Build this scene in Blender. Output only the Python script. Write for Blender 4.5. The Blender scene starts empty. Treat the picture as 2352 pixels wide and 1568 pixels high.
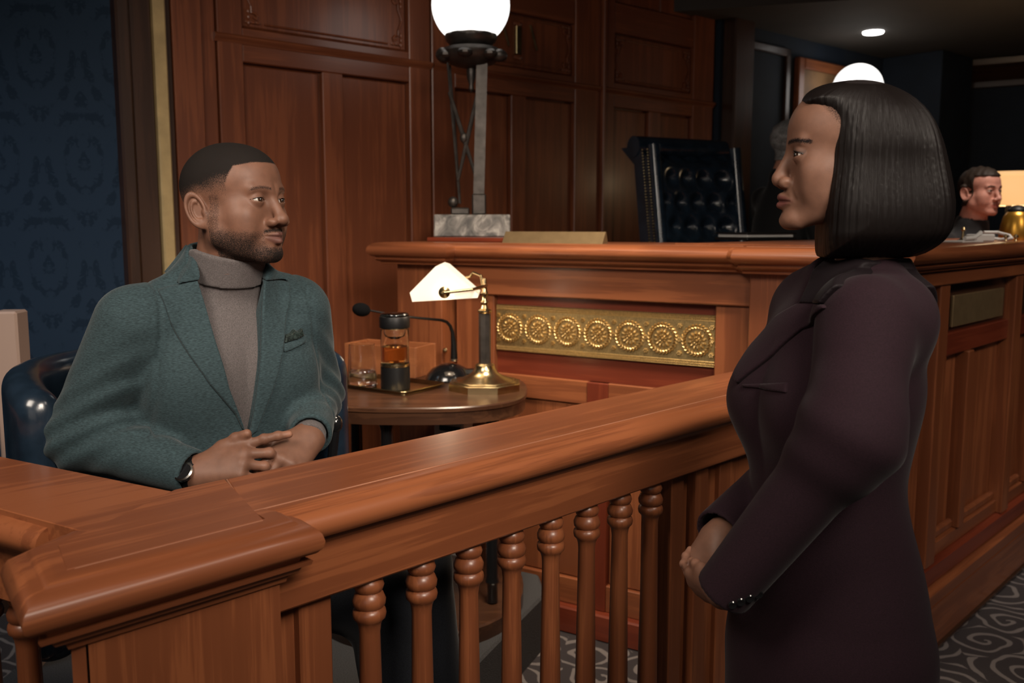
import bpy, math, random
import numpy as np
from mathutils import Vector, Matrix
random.seed(7)
rng = np.random.default_rng(7)
PI = math.pi
SC = bpy.context.scene
C = SC.collection
# ------------------------------------------------------------------ camera
cam_d = bpy.data.cameras.new('camera'); cam = bpy.data.objects.new('camera', cam_d); C.objects.link(cam)
cam_d.sensor_width = 36.0; cam_d.lens = 36.0*2100/2352
PITCH = math.atan(266/2100)
cam.location = (0, 0, 1.5); cam.rotation_euler = (PI/2-PITCH, 0, 0)
cam_d.clip_start = 0.05
cam_d.dof.use_dof = True; cam_d.dof.focus_distance = 1.75; cam_d.dof.aperture_fstop = 5.0
SC.camera = cam
# ------------------------------------------------------------------ world, lights, exposure
W = bpy.data.worlds.new('world'); SC.world = W; W.use_nodes = True
W.node_tree.nodes['Background'].inputs[0].default_value = (0.55, 0.62, 0.75, 1)
W.node_tree.nodes['Background'].inputs[1].default_value = 0.02
def area(name, loc, target, size, power, col, sy=None, spread=180):
    l = bpy.data.lights.new(name, 'AREA'); l.energy = power; l.color = col; l.size = size
    l.spread = math.radians(spread)
    if sy: l.shape = 'RECTANGLE'; l.size_y = sy
    o = bpy.data.objects.new(name, l); C.objects.link(o); o.location = loc
    o.rotation_euler = (Vector(target)-Vector(loc)).to_track_quat('-Z', 'Y').to_euler()
    return o
# unseen soft area lights added overhead as key, fills and accents, without fixtures
area('unseen_soft_light', (.85, -.3, 2.75), (-.30, 1.95, 1.45), .8, 10.5, (1.0, .87, .74), .8, 58)
area('unseen_soft_light', (-1.25, .1, 2.9), (-.3, 2.6, .9), 1.0, 12.5, (1.0, .87, .74), .9, 85)
area('unseen_soft_light', (1.5, .9, 3.15), (.45, 2.0, 1.2), .7, 3.5, (1.0, .86, .74), .7, 70)
area('unseen_soft_light', (.25, 2.2, 3.2), (.15, 3.1, .9), .6, 15, (1.0, .82, .62), .5, 72)
area('unseen_soft_light', (-2.3, 1.9, 2.7), (-1.8, 3.4, .3), .6, 2.2, (.70, .84, 1.0), .5, 75)
area('unseen_soft_light', (2.35, 3.7, 3.2), (2.25, 4.2, 1.4), .35, 5, (1.0, .86, .74), .35, 55)  # added to lift the far-right man and the papers
area('unseen_soft_light', (2.7, 1.1, 3.15), (2.0, 3.35, .8), .6, 4.5, (1.0, .84, .70), .6, 50)  # added to lift the dark bench front
area('rear_fill_light', (-.6, -2.2, 1.9), (-.2, 2, .8), 2.6, 3.5, (1.0, .88, .76), 1.6, 110)  # unseen broad fill added behind the camera to open up the front faces
SC.view_settings.view_transform = 'Standard'; SC.view_settings.look = 'None'
SC.view_settings.exposure = 0.0; SC.view_settings.gamma = 1.0
SC.view_settings.use_curve_mapping = False
# ------------------------------------------------------------------ materials
MATS = {}
def nodes(name):
    m = bpy.data.materials.new(name); m.use_nodes = True; nt = m.node_tree
    return m, nt, nt.nodes['Principled BSDF']
def N(nt, typ, **kw):
    n = nt.nodes.new(typ)
    for k, v in kw.items():
        if k.startswith('i_'): n.inputs[k[2:].replace('_', ' ')].default_value = v
        elif k.startswith('n_'): n.inputs[int(k[2:])].default_value = v
        else: setattr(n, k, v)
    return n
def L(nt, a, b): nt.links.new(a, b)
def rgb(r, g, b):
    f = lambda c: (c/255/12.92 if c/255 <= .04045 else ((c/255+.055)/1.055)**2.4)
    return (f(r), f(g), f(b), 1)
def ramp(nt, fac, stops):
    r = nt.nodes.new('ShaderNodeValToRGB'); e = r.color_ramp.elements
    while len(e) > 1: e.remove(e[-1])
    e[0].position, e[0].color = stops[0]
    for p, c in stops[1:]: x = e.new(p); x.color = c
    L(nt, fac, r.inputs[0]); return r
def wood(name, dark, light, axis='x', rough=.38, coat=.25, scale=1.0, strength=1.0):
    strength *= 2.4
    m, nt, b = nodes(name)
    tc = N(nt, 'ShaderNodeTexCoord'); oi = N(nt, 'ShaderNodeObjectInfo')
    add = N(nt, 'ShaderNodeVectorMath', operation='MULTIPLY_ADD')
    cmb = N(nt, 'ShaderNodeCombineXYZ')
    for k in range(3): L(nt, oi.outputs['Random'], cmb.inputs[k])
    L(nt, cmb.outputs[0], add.inputs[0]); add.inputs[1].default_value = (7.3, 3.1, 5.7); L(nt, tc.outputs['Object'], add.inputs[2])
    mp = N(nt, 'ShaderNodeMapping'); L(nt, add.outputs[0], mp.inputs[0])
    s = [26*scale]*3; s['xyz'.index(axis)] = 1.1*scale; mp.inputs['Scale'].default_value = s
    n1 = N(nt, 'ShaderNodeTexNoise', i_Scale=1.0, i_Detail=5.0, i_Roughness=.6, i_Distortion=.6); L(nt, mp.outputs[0], n1.inputs['Vector'])
    mp2 = N(nt, 'ShaderNodeMapping'); L(nt, add.outputs[0], mp2.inputs[0])
    s2 = [190*scale]*3; s2['xyz'.index(axis)] = 5*scale; mp2.inputs['Scale'].default_value = s2
    n2 = N(nt, 'ShaderNodeTexNoise', i_Scale=1.0, i_Detail=3.0, i_Roughness=.6); L(nt, mp2.outputs[0], n2.inputs['Vector'])
    n3 = N(nt, 'ShaderNodeTexNoise', i_Scale=2.6, i_Detail=2.0); L(nt, add.outputs[0], n3.inputs['Vector'])
    mx = N(nt, 'ShaderNodeMath', operation='MULTIPLY_ADD'); mx.inputs[1].default_value = .35
    L(nt, n2.outputs[0], mx.inputs[0]); L(nt, n1.outputs[0], mx.inputs[2])
    mx2 = N(nt, 'ShaderNodeMath', operation='MULTIPLY_ADD'); mx2.inputs[1].default_value = .5
    L(nt, n3.outputs[0], mx2.inputs[0]); L(nt, mx.outputs[0], mx2.inputs[2])
    mid = tuple((a+c)/2 for a, c in zip(dark, light))
    w = .33*strength
    r = ramp(nt, mx2.outputs[0], [(.92-w, dark), (.92, mid), (.92+w, light)])
    r.color_ramp.elements[0].position = max(0, .92-w)
    sub = N(nt, 'ShaderNodeMath', operation='MULTIPLY'); sub.inputs[1].default_value = .98
    L(nt, r.outputs[0], b.inputs['Base Color'])
    b.inputs['Roughness'].default_value = rough; b.inputs['Coat Weight'].default_value = coat; b.inputs['Coat Roughness'].default_value = .22
    bp = N(nt, 'ShaderNodeBump', i_Strength=.06, i_Distance=.002); L(nt, n2.outputs[0], bp.inputs['Height']); L(nt, bp.outputs[0], b.inputs['Normal'])
    MATS[name] = m; return m
def plain(name, col, rough=.5, metal=0, noise=0.0, nscale=30, coat=0, bump=0, **kw):
    m, nt, b = nodes(name)
    b.inputs['Base Color'].default_value = col; b.inputs['Roughness'].default_value = rough; b.inputs['Metallic'].default_value = metal
    b.inputs['Coat Weight'].default_value = coat; b.inputs['Coat Roughness'].default_value = .15
    if noise or bump:
        tc = N(nt, 'ShaderNodeTexCoord'); n = N(nt, 'ShaderNodeTexNoise', i_Scale=nscale, i_Detail=4.0); L(nt, tc.outputs['Object'], n.inputs['Vector'])
        if noise:
            d = tuple(c*(1-noise) for c in col[:3])+(1,); l = tuple(min(1, c*(1+noise)) for c in col[:3])+(1,)
            r = ramp(nt, n.outputs[0], [(.3, d), (.7, l)]); L(nt, r.outputs[0], b.inputs['Base Color'])
        if bump:
            bp = N(nt, 'ShaderNodeBump', i_Strength=bump, i_Distance=.003); L(nt, n.outputs[0], bp.inputs['Height']); L(nt, bp.outputs[0], b.inputs['Normal'])
    for k, v in kw.items(): b.inputs[k.replace('_', ' ')].default_value = v
    MATS[name] = m; return m
def emit(name, col, s):
    m, nt, b = nodes(name); b.inputs['Base Color'].default_value = (.8, .8, .8, 1)
    b.inputs['Emission Color'].default_value = col; b.inputs['Emission Strength'].default_value = s
    MATS[name] = m; return m
D1, L1 = (.132, .0365, .0145, 1), (.268, .085, .032, 1)
for ax in 'xyz': wood('wood_'+ax, D1, L1, ax)
for ax in 'xz': wood('red_wood_'+ax, (.11, .018, .008, 1), (.18, .034, .014, 1), ax, strength=.8)
for ax in 'xz': wood('wall_wood_'+ax, (.098, .0255, .0110, 1), (.200, .058, .0225, 1), ax, rough=.42)
for ax in 'xz': wood('dark_wood_'+ax, (.022, .009, .005, 1), (.05, .021, .011, 1), ax)
wood('table_wood', (.030, .012, .007, 1), (.085, .036, .018, 1), 'x', rough=.3)
wood('box_wood', (.22, .07, .026, 1), (.36, .13, .05, 1), 'x')
plain('brass', (.52, .40, .22, 1), .25, 1, .12, 40)
plain('old_brass', (.40, .30, .15, 1), .3, 1, .3, 18)
plain('gold_relief', (.66, .48, .22, 1), .42, 1, .15, 120)
plain('frieze_plate', (.46, .33, .15, 1), .52, 1, .25, 200)
plain('black_plastic', (.006, .006, .0065, 1), .42, Specular_IOR_Level=.3)
plain('black_foam', (.004, .004, .0045, 1), .95, bump=.4, nscale=700, Specular_IOR_Level=.08)
plain('black_gloss', (.010, .010, .011, 1), .12, coat=.5)
plain('bronze', (.075, .066, .060, 1), .42, .75, .3, 25, bump=.25)
plain('navy_leather', (.010, .019, .032, 1), .24, 0, .3, 20, coat=.35, bump=.08)
plain('plate_brass', (.30, .21, .11, 1), .45, .7, .1, 30)
plain('paper', (.62, .62, .60, 1), .7)
plain('gilt_trim', (.50, .36, .17, 1), .45, .3, .15, 14)
plain('ceiling_paint', (.05, .042, .036, 1), .8, noise=.1, nscale=4)
plain('dark_soffit', (.030, .018, .012, 1), .6)
plain('steel', (.55, .52, .48, 1), .25, 1)
plain('cream_plastic', (.55, .48, .42, 1), .4)
plain('tan_paint', (.36, .25, .20, 1), .6)
emit('globe_glass', (1.0, .97, .92, 1), 1.7)
emit('downlight_glow', (1.0, .97, .94, 1), 6)
# marble
m, nt, b = nodes('grey_marble'); tc = N(nt, 'ShaderNodeTexCoord'); n = N(nt, 'ShaderNodeTexNoise', i_Scale=14.0, i_Detail=8.0, i_Distortion=2.2); L(nt, tc.outputs['Object'], n.inputs['Vector'])
L(nt, ramp(nt, n.outputs[0], [(.3, (.05, .05, .048, 1)), (.5, (.17, .16, .15, 1)), (.7, (.42, .40, .37, 1))]).outputs[0], b.inputs['Base Color']); b.inputs['Roughness'].default_value = .35; MATS['grey_marble'] = m
# damask wallpaper: mirrored motif built from waves and noise
def damask(name, base, mark, sx=2.6, sy=1.9):
    m, nt, b = nodes(name); tc = N(nt, 'ShaderNodeTexCoord'); sep = N(nt, 'ShaderNodeSeparateXYZ'); L(nt, tc.outputs['Object'], sep.inputs[0])
    def M(op, a, c=None, d=None):
        x = N(nt, 'ShaderNodeMath', operation=op)
        for i, q in enumerate((a, c, d)):
            if q is None: continue
            if isinstance(q, (int, float)): x.inputs[i].default_value = q
            else: L(nt, q, x.inputs[i])
        return x.outputs[0]
    row = M('FLOOR', M('MULTIPLY', sep.outputs[2], sy))
    sh = M('MULTIPLY', M('MODULO', row, 2.0), .5)
    u = M('ADD', M('MULTIPLY', sep.outputs[0], sx), sh)
    v = M('FRACT', M('MULTIPLY', sep.outputs[2], sy))
    uu = M('ABSOLUTE', M('SUBTRACT', M('FRACT', u), .5))
    cmb = N(nt, 'ShaderNodeCombineXYZ'); L(nt, uu, cmb.inputs[0]); L(nt, v, cmb.inputs[1])
    vv = N(nt, 'ShaderNodeTexVoronoi', feature='SMOOTH_F1', i_Scale=6.5); L(nt, cmb.outputs[0], vv.inputs['Vector'])
    nz = N(nt, 'ShaderNodeTexNoise', i_Scale=8.0, i_Detail=2.0, i_Distortion=2.5); L(nt, cmb.outputs[0], nz.inputs['Vector'])
    dd = M('POWER', M('ADD', M('POWER', M('MULTIPLY', uu, 1.9), 2.0), M('POWER', M('MULTIPLY', M('SUBTRACT', v, .5), 1.7), 2.0)), .5)
    rings = M('SINE', M('MULTIPLY_ADD', dd, 17.0, M('MULTIPLY', nz.outputs[0], 7.0)))
    tot = M('MULTIPLY_ADD', rings, .5, M('MULTIPLY', vv.outputs['Distance'], 1.6))
    r = ramp(nt, tot, [(.28, base), (.46, mark)]); L(nt, r.outputs[0], b.inputs['Base Color'])
    b.inputs['Roughness'].default_value = .7; b.inputs['Specular IOR Level'].default_value = .12
    MATS[name] = m
damask('blue_damask', (.0085, .0190, .036, 1), (.0150, .0295, .053, 1), 3.4, 2.6)
plain('blue_wall', (.013, .022, .038, 1), .85, noise=.15, nscale=6)
# carpets
m, nt, b = nodes('scroll_carpet'); tc = N(nt, 'ShaderNodeTexCoord')
vo = N(nt, 'ShaderNodeTexVoronoi', i_Scale=4.2, i_Randomness=.75); vo.voronoi_dimensions = '2D'; 
nz = N(nt, 'ShaderNodeTexNoise', i_Scale=7.0, i_Detail=1.0); L(nt, tc.outputs['Object'], nz.inputs['Vector'])
wv = N(nt, 'ShaderNodeVectorMath', operation='MULTIPLY_ADD'); wv.inputs[1].default_value = (.09, .09, 0); L(nt, nz.outputs['Color'], wv.inputs[0]); L(nt, tc.outputs['Object'], wv.inputs[2])
L(nt, wv.outputs[0], vo.inputs['Vector'])
sb = N(nt, 'ShaderNodeVectorMath', operation='SUBTRACT'); L(nt, wv.outputs[0], sb.inputs[0]); L(nt, vo.outputs['Position'], sb.inputs[1])
sp = N(nt, 'ShaderNodeSeparateXYZ'); L(nt, sb.outputs[0], sp.inputs[0])
at = N(nt, 'ShaderNodeMath', operation='ARCTAN2'); L(nt, sp.outputs[1], at.inputs[0]); L(nt, sp.outputs[0], at.inputs[1])
ma = N(nt, 'ShaderNodeMath', operation='MULTIPLY_ADD'); ma.inputs[1].default_value = 25.0; L(nt, vo.outputs['Distance'], ma.inputs[0]); L(nt, at.outputs[0], ma.inputs[2])
sn = N(nt, 'ShaderNodeMath', operation='SINE'); L(nt, ma.outputs[0], sn.inputs[0])
fz = N(nt, 'ShaderNodeTexNoise', i_Scale=260.0, i_Detail=2.0); L(nt, tc.outputs['Object'], fz.inputs['Vector'])
ad = N(nt, 'ShaderNodeMath', operation='MULTIPLY_ADD'); ad.inputs[1].default_value = .5; L(nt, fz.outputs[0], ad.inputs[0]); L(nt, sn.outputs[0], ad.inputs[2])
L(nt, ramp(nt, ad.outputs[0], [(.86, (.030, .024, .026, 1)), (.98, (.16, .14, .135, 1))]).outputs[0], b.inputs['Base Color']); b.inputs['Roughness'].default_value = .95
bp = N(nt, 'ShaderNodeBump', i_Strength=.6, i_Distance=.004); L(nt, fz.outputs[0], bp.inputs['Height']); L(nt, bp.outputs[0], b.inputs['Normal']); MATS['scroll_carpet'] = m
plain('grey_carpet', (.045, .045, .048, 1), .95, 0, .55, 320, bump=.8)
# clear glass, water, tea
def glass(name, col, ior=1.45, rough=0.0):
    m, nt, b = nodes(name); b.inputs['Base Color'].default_value = col; b.inputs['Transmission Weight'].default_value = 1; b.inputs['IOR'].default_value = ior; b.inputs['Roughness'].default_value = rough
    MATS[name] = m
glass('clear_glass', (.97, .97, .97, 1)); glass('water', (.96, .98, .98, 1), 1.33); glass('tea', (.82, .48, .18, 1), 1.33)
m, nt, b = nodes('lit_shade_glass'); b.inputs['Base Color'].default_value = (.92, .84, .74, 1); b.inputs['Transmission Weight'].default_value = .35; b.inputs['Roughness'].default_value = .45
b.inputs['Emission Color'].default_value = (1, .86, .70, 1); b.inputs['Emission Strength'].default_value = .22; MATS['lit_shade_glass'] = m
# ------------------------------------------------------------------ mesh builder
class MB:
    def __init__(s): s.v = []; s.f = []; s.mi = []; s.cur = 0
    def add(s, vs, fs):
        o = len(s.v); s.v.extend(tuple(map(float, p)) for p in vs)
        for f in fs: s.f.append(tuple(o+i for i in f)); s.mi.append(s.cur)
        return s
    def box(s, x0, x1, y0, y1, z0, z1, c=.0015):
        c = min(c, abs(x1-x0)/3, abs(y1-y0)/3, abs(z1-z0)/3)
        X, Y, Z = (x0, x1), (y0, y1), (z0, z1); vs = []; ix = {}
        for i in (0, 1):
            for j in (0, 1):
                for k in (0, 1):
                    sx, sy, sz = (1-2*i)*c, (1-2*j)*c, (1-2*k)*c
                    for a, p in enumerate(((X[i], Y[j]+sy, Z[k]+sz), (X[i]+sx, Y[j], Z[k]+sz), (X[i]+sx, Y[j]+sy, Z[k]))):
                        ix[i, j, k, a] = len(vs); vs.append(p)
        fs = []
        def q(*l): fs.append(tuple(ix[t] for t in l))
        for i in (0, 1):
            o = ((0, 0), (0, 1), (1, 1), (1, 0)); o = o if i == 0 else o[::-1]
            q(*[(i, a, b2, 0) for a, b2 in o])
            q(*[(a, i, b2, 1) for a, b2 in o[::-1]])
            q(*[(a, b2, i, 2) for a, b2 in o])
        for a in (0, 1):
            for b2 in (0, 1):
                q((a, b2, 0, 0), (a, b2, 1, 0), (a, b2, 1, 1), (a, b2, 0, 1)) if a == b2 else q((a, b2, 0, 1), (a, b2, 1, 1), (a, b2, 1, 0), (a, b2, 0, 0))
                q((a, 0, b2, 2), (a, 1, b2, 2), (a, 1, b2, 0), (a, 0, b2, 0)) if a == b2 else q((a, 0, b2, 0), (a, 1, b2, 0), (a, 1, b2, 2), (a, 0, b2, 2))
                q((0, a, b2, 1), (1, a, b2, 1), (1, a, b2, 2), (0, a, b2, 2)) if a == b2 else q((0, a, b2, 2), (1, a, b2, 2), (1, a, b2, 1), (0, a, b2, 1))
        for i in (0, 1):
            for j in (0, 1):
                for k in (0, 1):
                    t = ((i, j, k, 0), (i, j, k, 1), (i, j, k, 2)); q(*(t if (i+j+k) % 2 == 0 else t[::-1]))
        return s.add(vs, fs)
    def lathe(s, prof, c=(0, 0, 0), n=24, ax='z', cap=True, M=None):
        vs = []; fs = []
        for r, z in prof:
            for k in range(n):
                a = 2*PI*k/n; vs.append((r*math.cos(a), r*math.sin(a), z))
        m = len(prof)
        for i in range(m-1):
            for k in range(n): k2 = (k+1) % n; fs.append((i*n+k, i*n+k2, (i+1)*n+k2, (i+1)*n+k))
        if cap:
            fs.append(tuple(range(n))[::-1]); fs.append(tuple((m-1)*n+k for k in range(n)))
        if M is None:
            if ax == 'x': M = Matrix.Rotation(PI/2, 4, 'Y')
            elif ax == 'y': M = Matrix.Rotation(-PI/2, 4, 'X')
            else: M = Matrix()
            M = Matrix.Translation(c) @ M
        return s.add([M @ Vector(p) for p in vs], fs)
    def tube(s, pts, r, n=10, cap=True):
        pts = [Vector(p) for p in pts]; rs = r if isinstance(r, (list, tuple)) else [r]*len(pts)
        vs = []; fs = []; up = None
        for i, p in enumerate(pts):
            t = (pts[min(i+1, len(pts)-1)]-pts[max(i-1, 0)]).normalized()
            if up is None:
                up = Vector((0, 0, 1)) if abs(t.z) < .9 else Vector((1, 0, 0))
            a = t.cross(up).normalized(); b2 = a.cross(t).normalized(); up = b2
            for k in range(n):
                g = 2*PI*k/n; vs.append(p+rs[i]*(math.cos(g)*a+math.sin(g)*b2))
        for i in range(len(pts)-1):
            for k in range(n): k2 = (k+1) % n; fs.append((i*n+k2, i*n+k, (i+1)*n+k, (i+1)*n+k2))
        if cap: fs.append(tuple(range(n))); fs.append(tuple((len(pts)-1)*n+k for k in range(n))[::-1])
        return s.add(vs, fs)
    def prism(s, poly, z0, z1, c=.0015):
        # poly counter-clockwise in xy; chamfered top
        n = len(poly); P = [Vector((x, y)) for x, y in poly]; ins = []
        for i in range(n):
            a = (P[i]-P[i-1]).normalized(); b2 = (P[(i+1) % n]-P[i]).normalized()
            na, nb = Vector((-a.y, a.x)), Vector((-b2.y, b2.x)); mm = (na+nb); mm = mm/max(mm.dot(na), .2) if mm.length > 1e-6 else na
            ins.append(P[i]+mm*c)
        vs = [(p.x, p.y, z0) for p in P]+[(p.x, p.y, z1-c) for p in P]+[(p.x, p.y, z1) for p in ins]
        fs = [tuple(range(n))[::-1], tuple(2*n+k for k in range(n))]
        for l in (0, 1):
            for k in range(n): k2 = (k+1) % n; fs.append((l*n+k, l*n+k2, (l+1)*n+k2, (l+1)*n+k))
        return s.add(vs, fs)
    def sweep(s, path, prof, z=0, closed_prof=True, cap=True):
        # path: 2D points, outward = right hand side of travel; prof: (outward, dz), listed top to bottom
        P = [Vector(p) for p in path]; n = len(P); vs = []; fs = []; m = len(prof)
        for i in range(n):
            ds = []
            if i > 0: ds.append((P[i]-P[i-1]).normalized())
            if i < n-1: ds.append((P[i+1]-P[i]).normalized())
            ns = [Vector((d.y, -d.x)) for d in ds]; mm = sum(ns, Vector((0, 0))); mm = mm/mm.dot(ns[0])
            for o, dz in prof: q = P[i]+mm*o; vs.append((q.x, q.y, z+dz))
        for i in range(n-1):
            for k in range(m if closed_prof else m-1): k2 = (k+1) % m; fs.append((i*m+k, i*m+k2, (i+1)*m+k2, (i+1)*m+k))
        if cap and closed_prof: fs.append(tuple(range(m))[::-1]); fs.append(tuple((n-1)*m+k for k in range(m)))
        return s.add(vs, fs)
    def ball(s, c, r, nu=10, nv=7, M=None):
        r = r if isinstance(r, (tuple, list)) else (r, r, r); vs = [(0, 0, -1)]; fs = []
        for j in range(1, nv):
            ph = -PI/2+PI*j/nv
            for k in range(nu): a = 2*PI*k/nu; vs.append((math.cos(ph)*math.cos(a), math.cos(ph)*math.sin(a), math.sin(ph)))
        vs.append((0, 0, 1)); top = len(vs)-1
        for k in range(nu):
            k2 = (k+1) % nu; fs.append((0, 1+k2, 1+k)); fs.append((top, top-nu+k, top-nu+k2))
            for j in range(nv-2): a = 1+j*nu; fs.append((a+k, a+k2, a+nu+k2, a+nu+k))
        out = []
        for p in vs:
            q = Vector((p[0]*r[0], p[1]*r[1], p[2]*r[2])); q = (M @ q) if M is not None else q
            out.append(q+Vector(c))
        return s.add(out, fs)
    def build(s, name, mat, parent=None, smooth=True, angle=35, M=None):
        me = bpy.data.meshes.new(name)
        vs = s.v if M is None else [tuple(M @ Vector(p)) for p in s.v]
        me.from_pydata(vs, [], s.f)
        mats = mat if isinstance(mat, (list, tuple)) else [mat]
        for q in mats: me.materials.append(MATS[q])
        if len(mats) > 1: me.polygons.foreach_set('material_index', s.mi)
        me.update()
        if smooth:
            me.shade_smooth(); me.set_sharp_from_angle(angle=math.radians(angle))
        o = bpy.data.objects.new(name, me); C.objects.link(o)
        if parent is not None: o.parent = parent
        return o
def tag(o, label=None, cat=None, group=None, kind=None):
    if label: o['label'] = label
    if cat: o['category'] = cat
    if group: o['group'] = group
    if kind: o['kind'] = kind
    return o
def empty(name, loc=(0, 0, 0), rz=0, label=None, cat=None, group=None, kind=None):
    o = bpy.data.objects.new(name, None); C.objects.link(o); o.location = loc; o.rotation_euler = (0, 0, rz); o.empty_display_size = .1
    return tag(o, label, cat, group, kind)
def inst(src, name, parent, M=None):
    o = src.copy(); o.name = name; C.objects.link(o); o.parent = parent
    if M is not None: o.matrix_local = M
    return o
def arc(cx, cy, r, a0, a1, n): return [(cx+r*math.cos(a0+(a1-a0)*i/n), cy+r*math.sin(a0+(a1-a0)*i/n)) for i in range(n+1)]
# ------------------------------------------------------------------ helpers in world space
_ca, _sa = math.cos(PITCH), math.sin(PITCH)
def at(px, py, Y):
    u = (px-1176)/2100; v = (784-py)/2100; d = Vector((u, _ca+v*_sa, -_sa+v*_ca)); d = d*(Y/d.y); return Vector((d.x, d.y, 1.5+d.z))
# ------------------------------------------------------------------ frames of reference (plan, metres)
O_R = (-.541, 1.423); A_R = math.atan2(.713, .701)      # witness rail: x along the rail, -y outwards
P_B = (.202, 3.266);  A_B = math.atan2(-.524, .852)     # side of the bench facing the witness
P_F = (1.542, 3.158); A_F = math.atan2(.724, .69)       # front of the bench
P_W = (-1.32, 3.6);   A_W = math.atan2(.652, .758)      # panelled back wall
# ------------------------------------------------------------------ floor, ceiling, walls
fl = MB(); fl.box(-4, 9, -2.5, 11, -.06, 0); tag(fl.build('floor', 'scroll_carpet'), 'dark plum carpet with pale grey scrolls covering the courtroom floor', 'carpet', kind='structure')
ce = MB(); ce.box(-4, 9, -2.5, 6.0, 3.3, 3.4); ce.build('ceiling', 'dark_soffit'); tag(bpy.data.objects['ceiling'], 'dark main ceiling high above the witness stand', 'ceiling', kind='structure')
# back panelled wall (local frame: x along wall, y into the wall)
wall = empty('wall_back', (P_W[0], P_W[1], 0), A_W, 'reddish wood panelled wall behind the bench', 'wall', kind='structure')
b = MB(); b.box(-.02, 3.40, .035, .14, 0, 3.3); b.build('backing', 'wall_wood_z', wall)
def wpart(name, x0, x1, y0, y1, z0, z1, mat='wall_wood_z', c=.004, par=None):
    q = MB(); q.box(x0, x1, y0, y1, z0, z1, c); return q.build(name, mat, par or wall)
for x0, x1, y0 in ((.02, .135, -.02), (.14, .20, .004), (.205, .31, -.004), (1.117, 1.235, -.004), (1.245, 1.38, -.004), (2.184, 2.375, -.004), (2.378, 2.40, -.03), (2.405, 2.49, -.004), (3.184, 3.38, -.004)):
    wpart('stile', x0, x1, y0, .04, 0, 3.3)
for x0, x1 in ((.31, 1.117), (1.38, 2.184), (2.49, 3.184)):
    wpart('rail', x0, x1, 0, .04, 2.155, 2.29, 'wall_wood_x'); wpart('rail', x0, x1, 0, .04, 2.56, 2.72, 'wall_wood_x')
    xm = x0+(x1-x0)*.505; wpart('mullion', xm-.05, xm+.05, -.002, .04, 0, 2.155)
    for a, c2 in ((x0, xm-.05), (xm+.05, x1)):
        wpart('panel', a+.006, c2-.006, .022, .04, .2, 2.149, c=.006)
        wpart('panel', a+.006, c2-.006, .022, .04, 2.726, 3.29, c=.006)
    wpart('panel', x0+.006, x1-.006, .018, .04, 2.296, 2.554, c=.006)
for x0, x1 in ((.19, 1.24), (1.25, 2.385), (2.40, 3.39)):
    m_ = MB(); m_.sweep([(x0, 0), (x1, 0)], [(-.01, .012), (.012, .012), (.020, .004), (.016, -.006), (.008, -.012), (.004, -.022), (-.01, -.022)], 2.245); m_.build('ledge_moulding', 'wall_wood_x', wall)
# carved frames with leafy corners in the upper panels
def carving(x0, x1, z0, z1):
    q = MB(); y = .012; r = .0045
    for xa, za, dx, dz in ((x0, z0, 1, 1), (x1, z0, -1, 1), (x0, z1, 1, -1), (x1, z1, -1, -1)):
        for k in range(3):
            t = k*.022; q.ball((xa+dx*(.006+t), y, za+dz*.008), (.012, .005, .006), 8, 5); q.ball((xa+dx*.008, y, za+dz*(.006+t)), (.006, .005, .012), 8, 5)
        q.tube([(xa+dx*.03, y, za+dz*.03), (xa+dx*.045, y, za+dz*.022), (xa+dx*.05, y, za+dz*.035), (xa+dx*.04, y, za+dz*.045), (xa+dx*.022, y, za+dz*.045), (xa+dx*.022, y, za+dz*.07)], .005, 6)
        q.tube([(xa+dx*.022, y, za+dz*.07), (xa+dx*.008, y, za+dz*.1), (xa+dx*.004, y, (z0+z1)/2)], .004, 6)
    q.tube([(x0+.08, y, z0+.006), (x1-.08, y, z0+.006)], .004, 6); q.tube([(x0+.08, y, z1-.006), (x1-.08, y, z1-.006)], .004, 6)
    q.build('carved_frame', 'wall_wood_z', wall)
carving(.335, 1.09, 2.31, 2.54); carving(1.405, 2.16, 2.31, 2.545); carving(2.515, 3.16, 2.305, 2.535)
# emblem: upright bar between two slanting rods
q = MB(); q.box(1.775, 1.812, .004, .02, 2.36, 2.50, .003); q.build('emblem_bar', 'old_brass', wall)
for xa in (1.685, 1.875): q = MB(); q.tube([(xa, .012, 2.515), (xa+.045, .012, 2.395)], .006, 8); q.build('emblem_rod', 'old_brass', wall)
for zz in (2.345, 2.51): q = MB(); q.ball((1.79, .012, zz), (.03, .008, .014), 10, 6); q.build('emblem_knob', 'wall_wood_z', wall)
# corner trims left of the panelling
t1 = empty('trim_1', (P_W[0], P_W[1], 0), A_W, 'pale gilt upright trim between blue wall and wood panelling', 'trim', kind='structure')
q = MB(); q.box(-.055, -.008, -.035, .12, 0, 3.3, .006); q.build('gilt_strip', 'gilt_trim', t1)
q = MB(); q.box(-.008, .018, -.012, .12, 0, 3.3, .004); q.build('reveal', 'dark_wood_z', t1)
q = MB(); q.box(-.14, -.055, -.012, .12, 0, 3.3, .006); q.build('dark_casing', 'dark_wood_z', t1)
q = MB(); q.box(-.19, -.14, -.03, .12, 0, 3.3, .008); q.build('outer_casing', 'dark_wood_z', t1)
# blue damask wall on the left, its face seen nearly square on
wl = empty('wall_left', (-1.455, 3.50, 0), math.radians(9), 'dark blue damask papered wall behind the seated man', 'wall', kind='structure')
q = MB(); q.box(-2.2, .02, 0, .1, 0, 3.3); q.build('papered_face', 'blue_damask', wl)
q = MB(); q.box(-2.2, .02, -.02, .0, 0, .16, .006); q.build('skirting', 'dark_wood_x', wl)
t2 = MB(); t2.box(-.035, .035, -.04, .04, 0, 1.26, .006); o = t2.build('trim_2', 'tan_paint'); o.location = (-1.435, 2.60, 0); o.rotation_euler = (0, 0, .1); tag(o, 'tan painted upright post at left edge behind the navy chair', 'trim', kind='structure')
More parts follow.
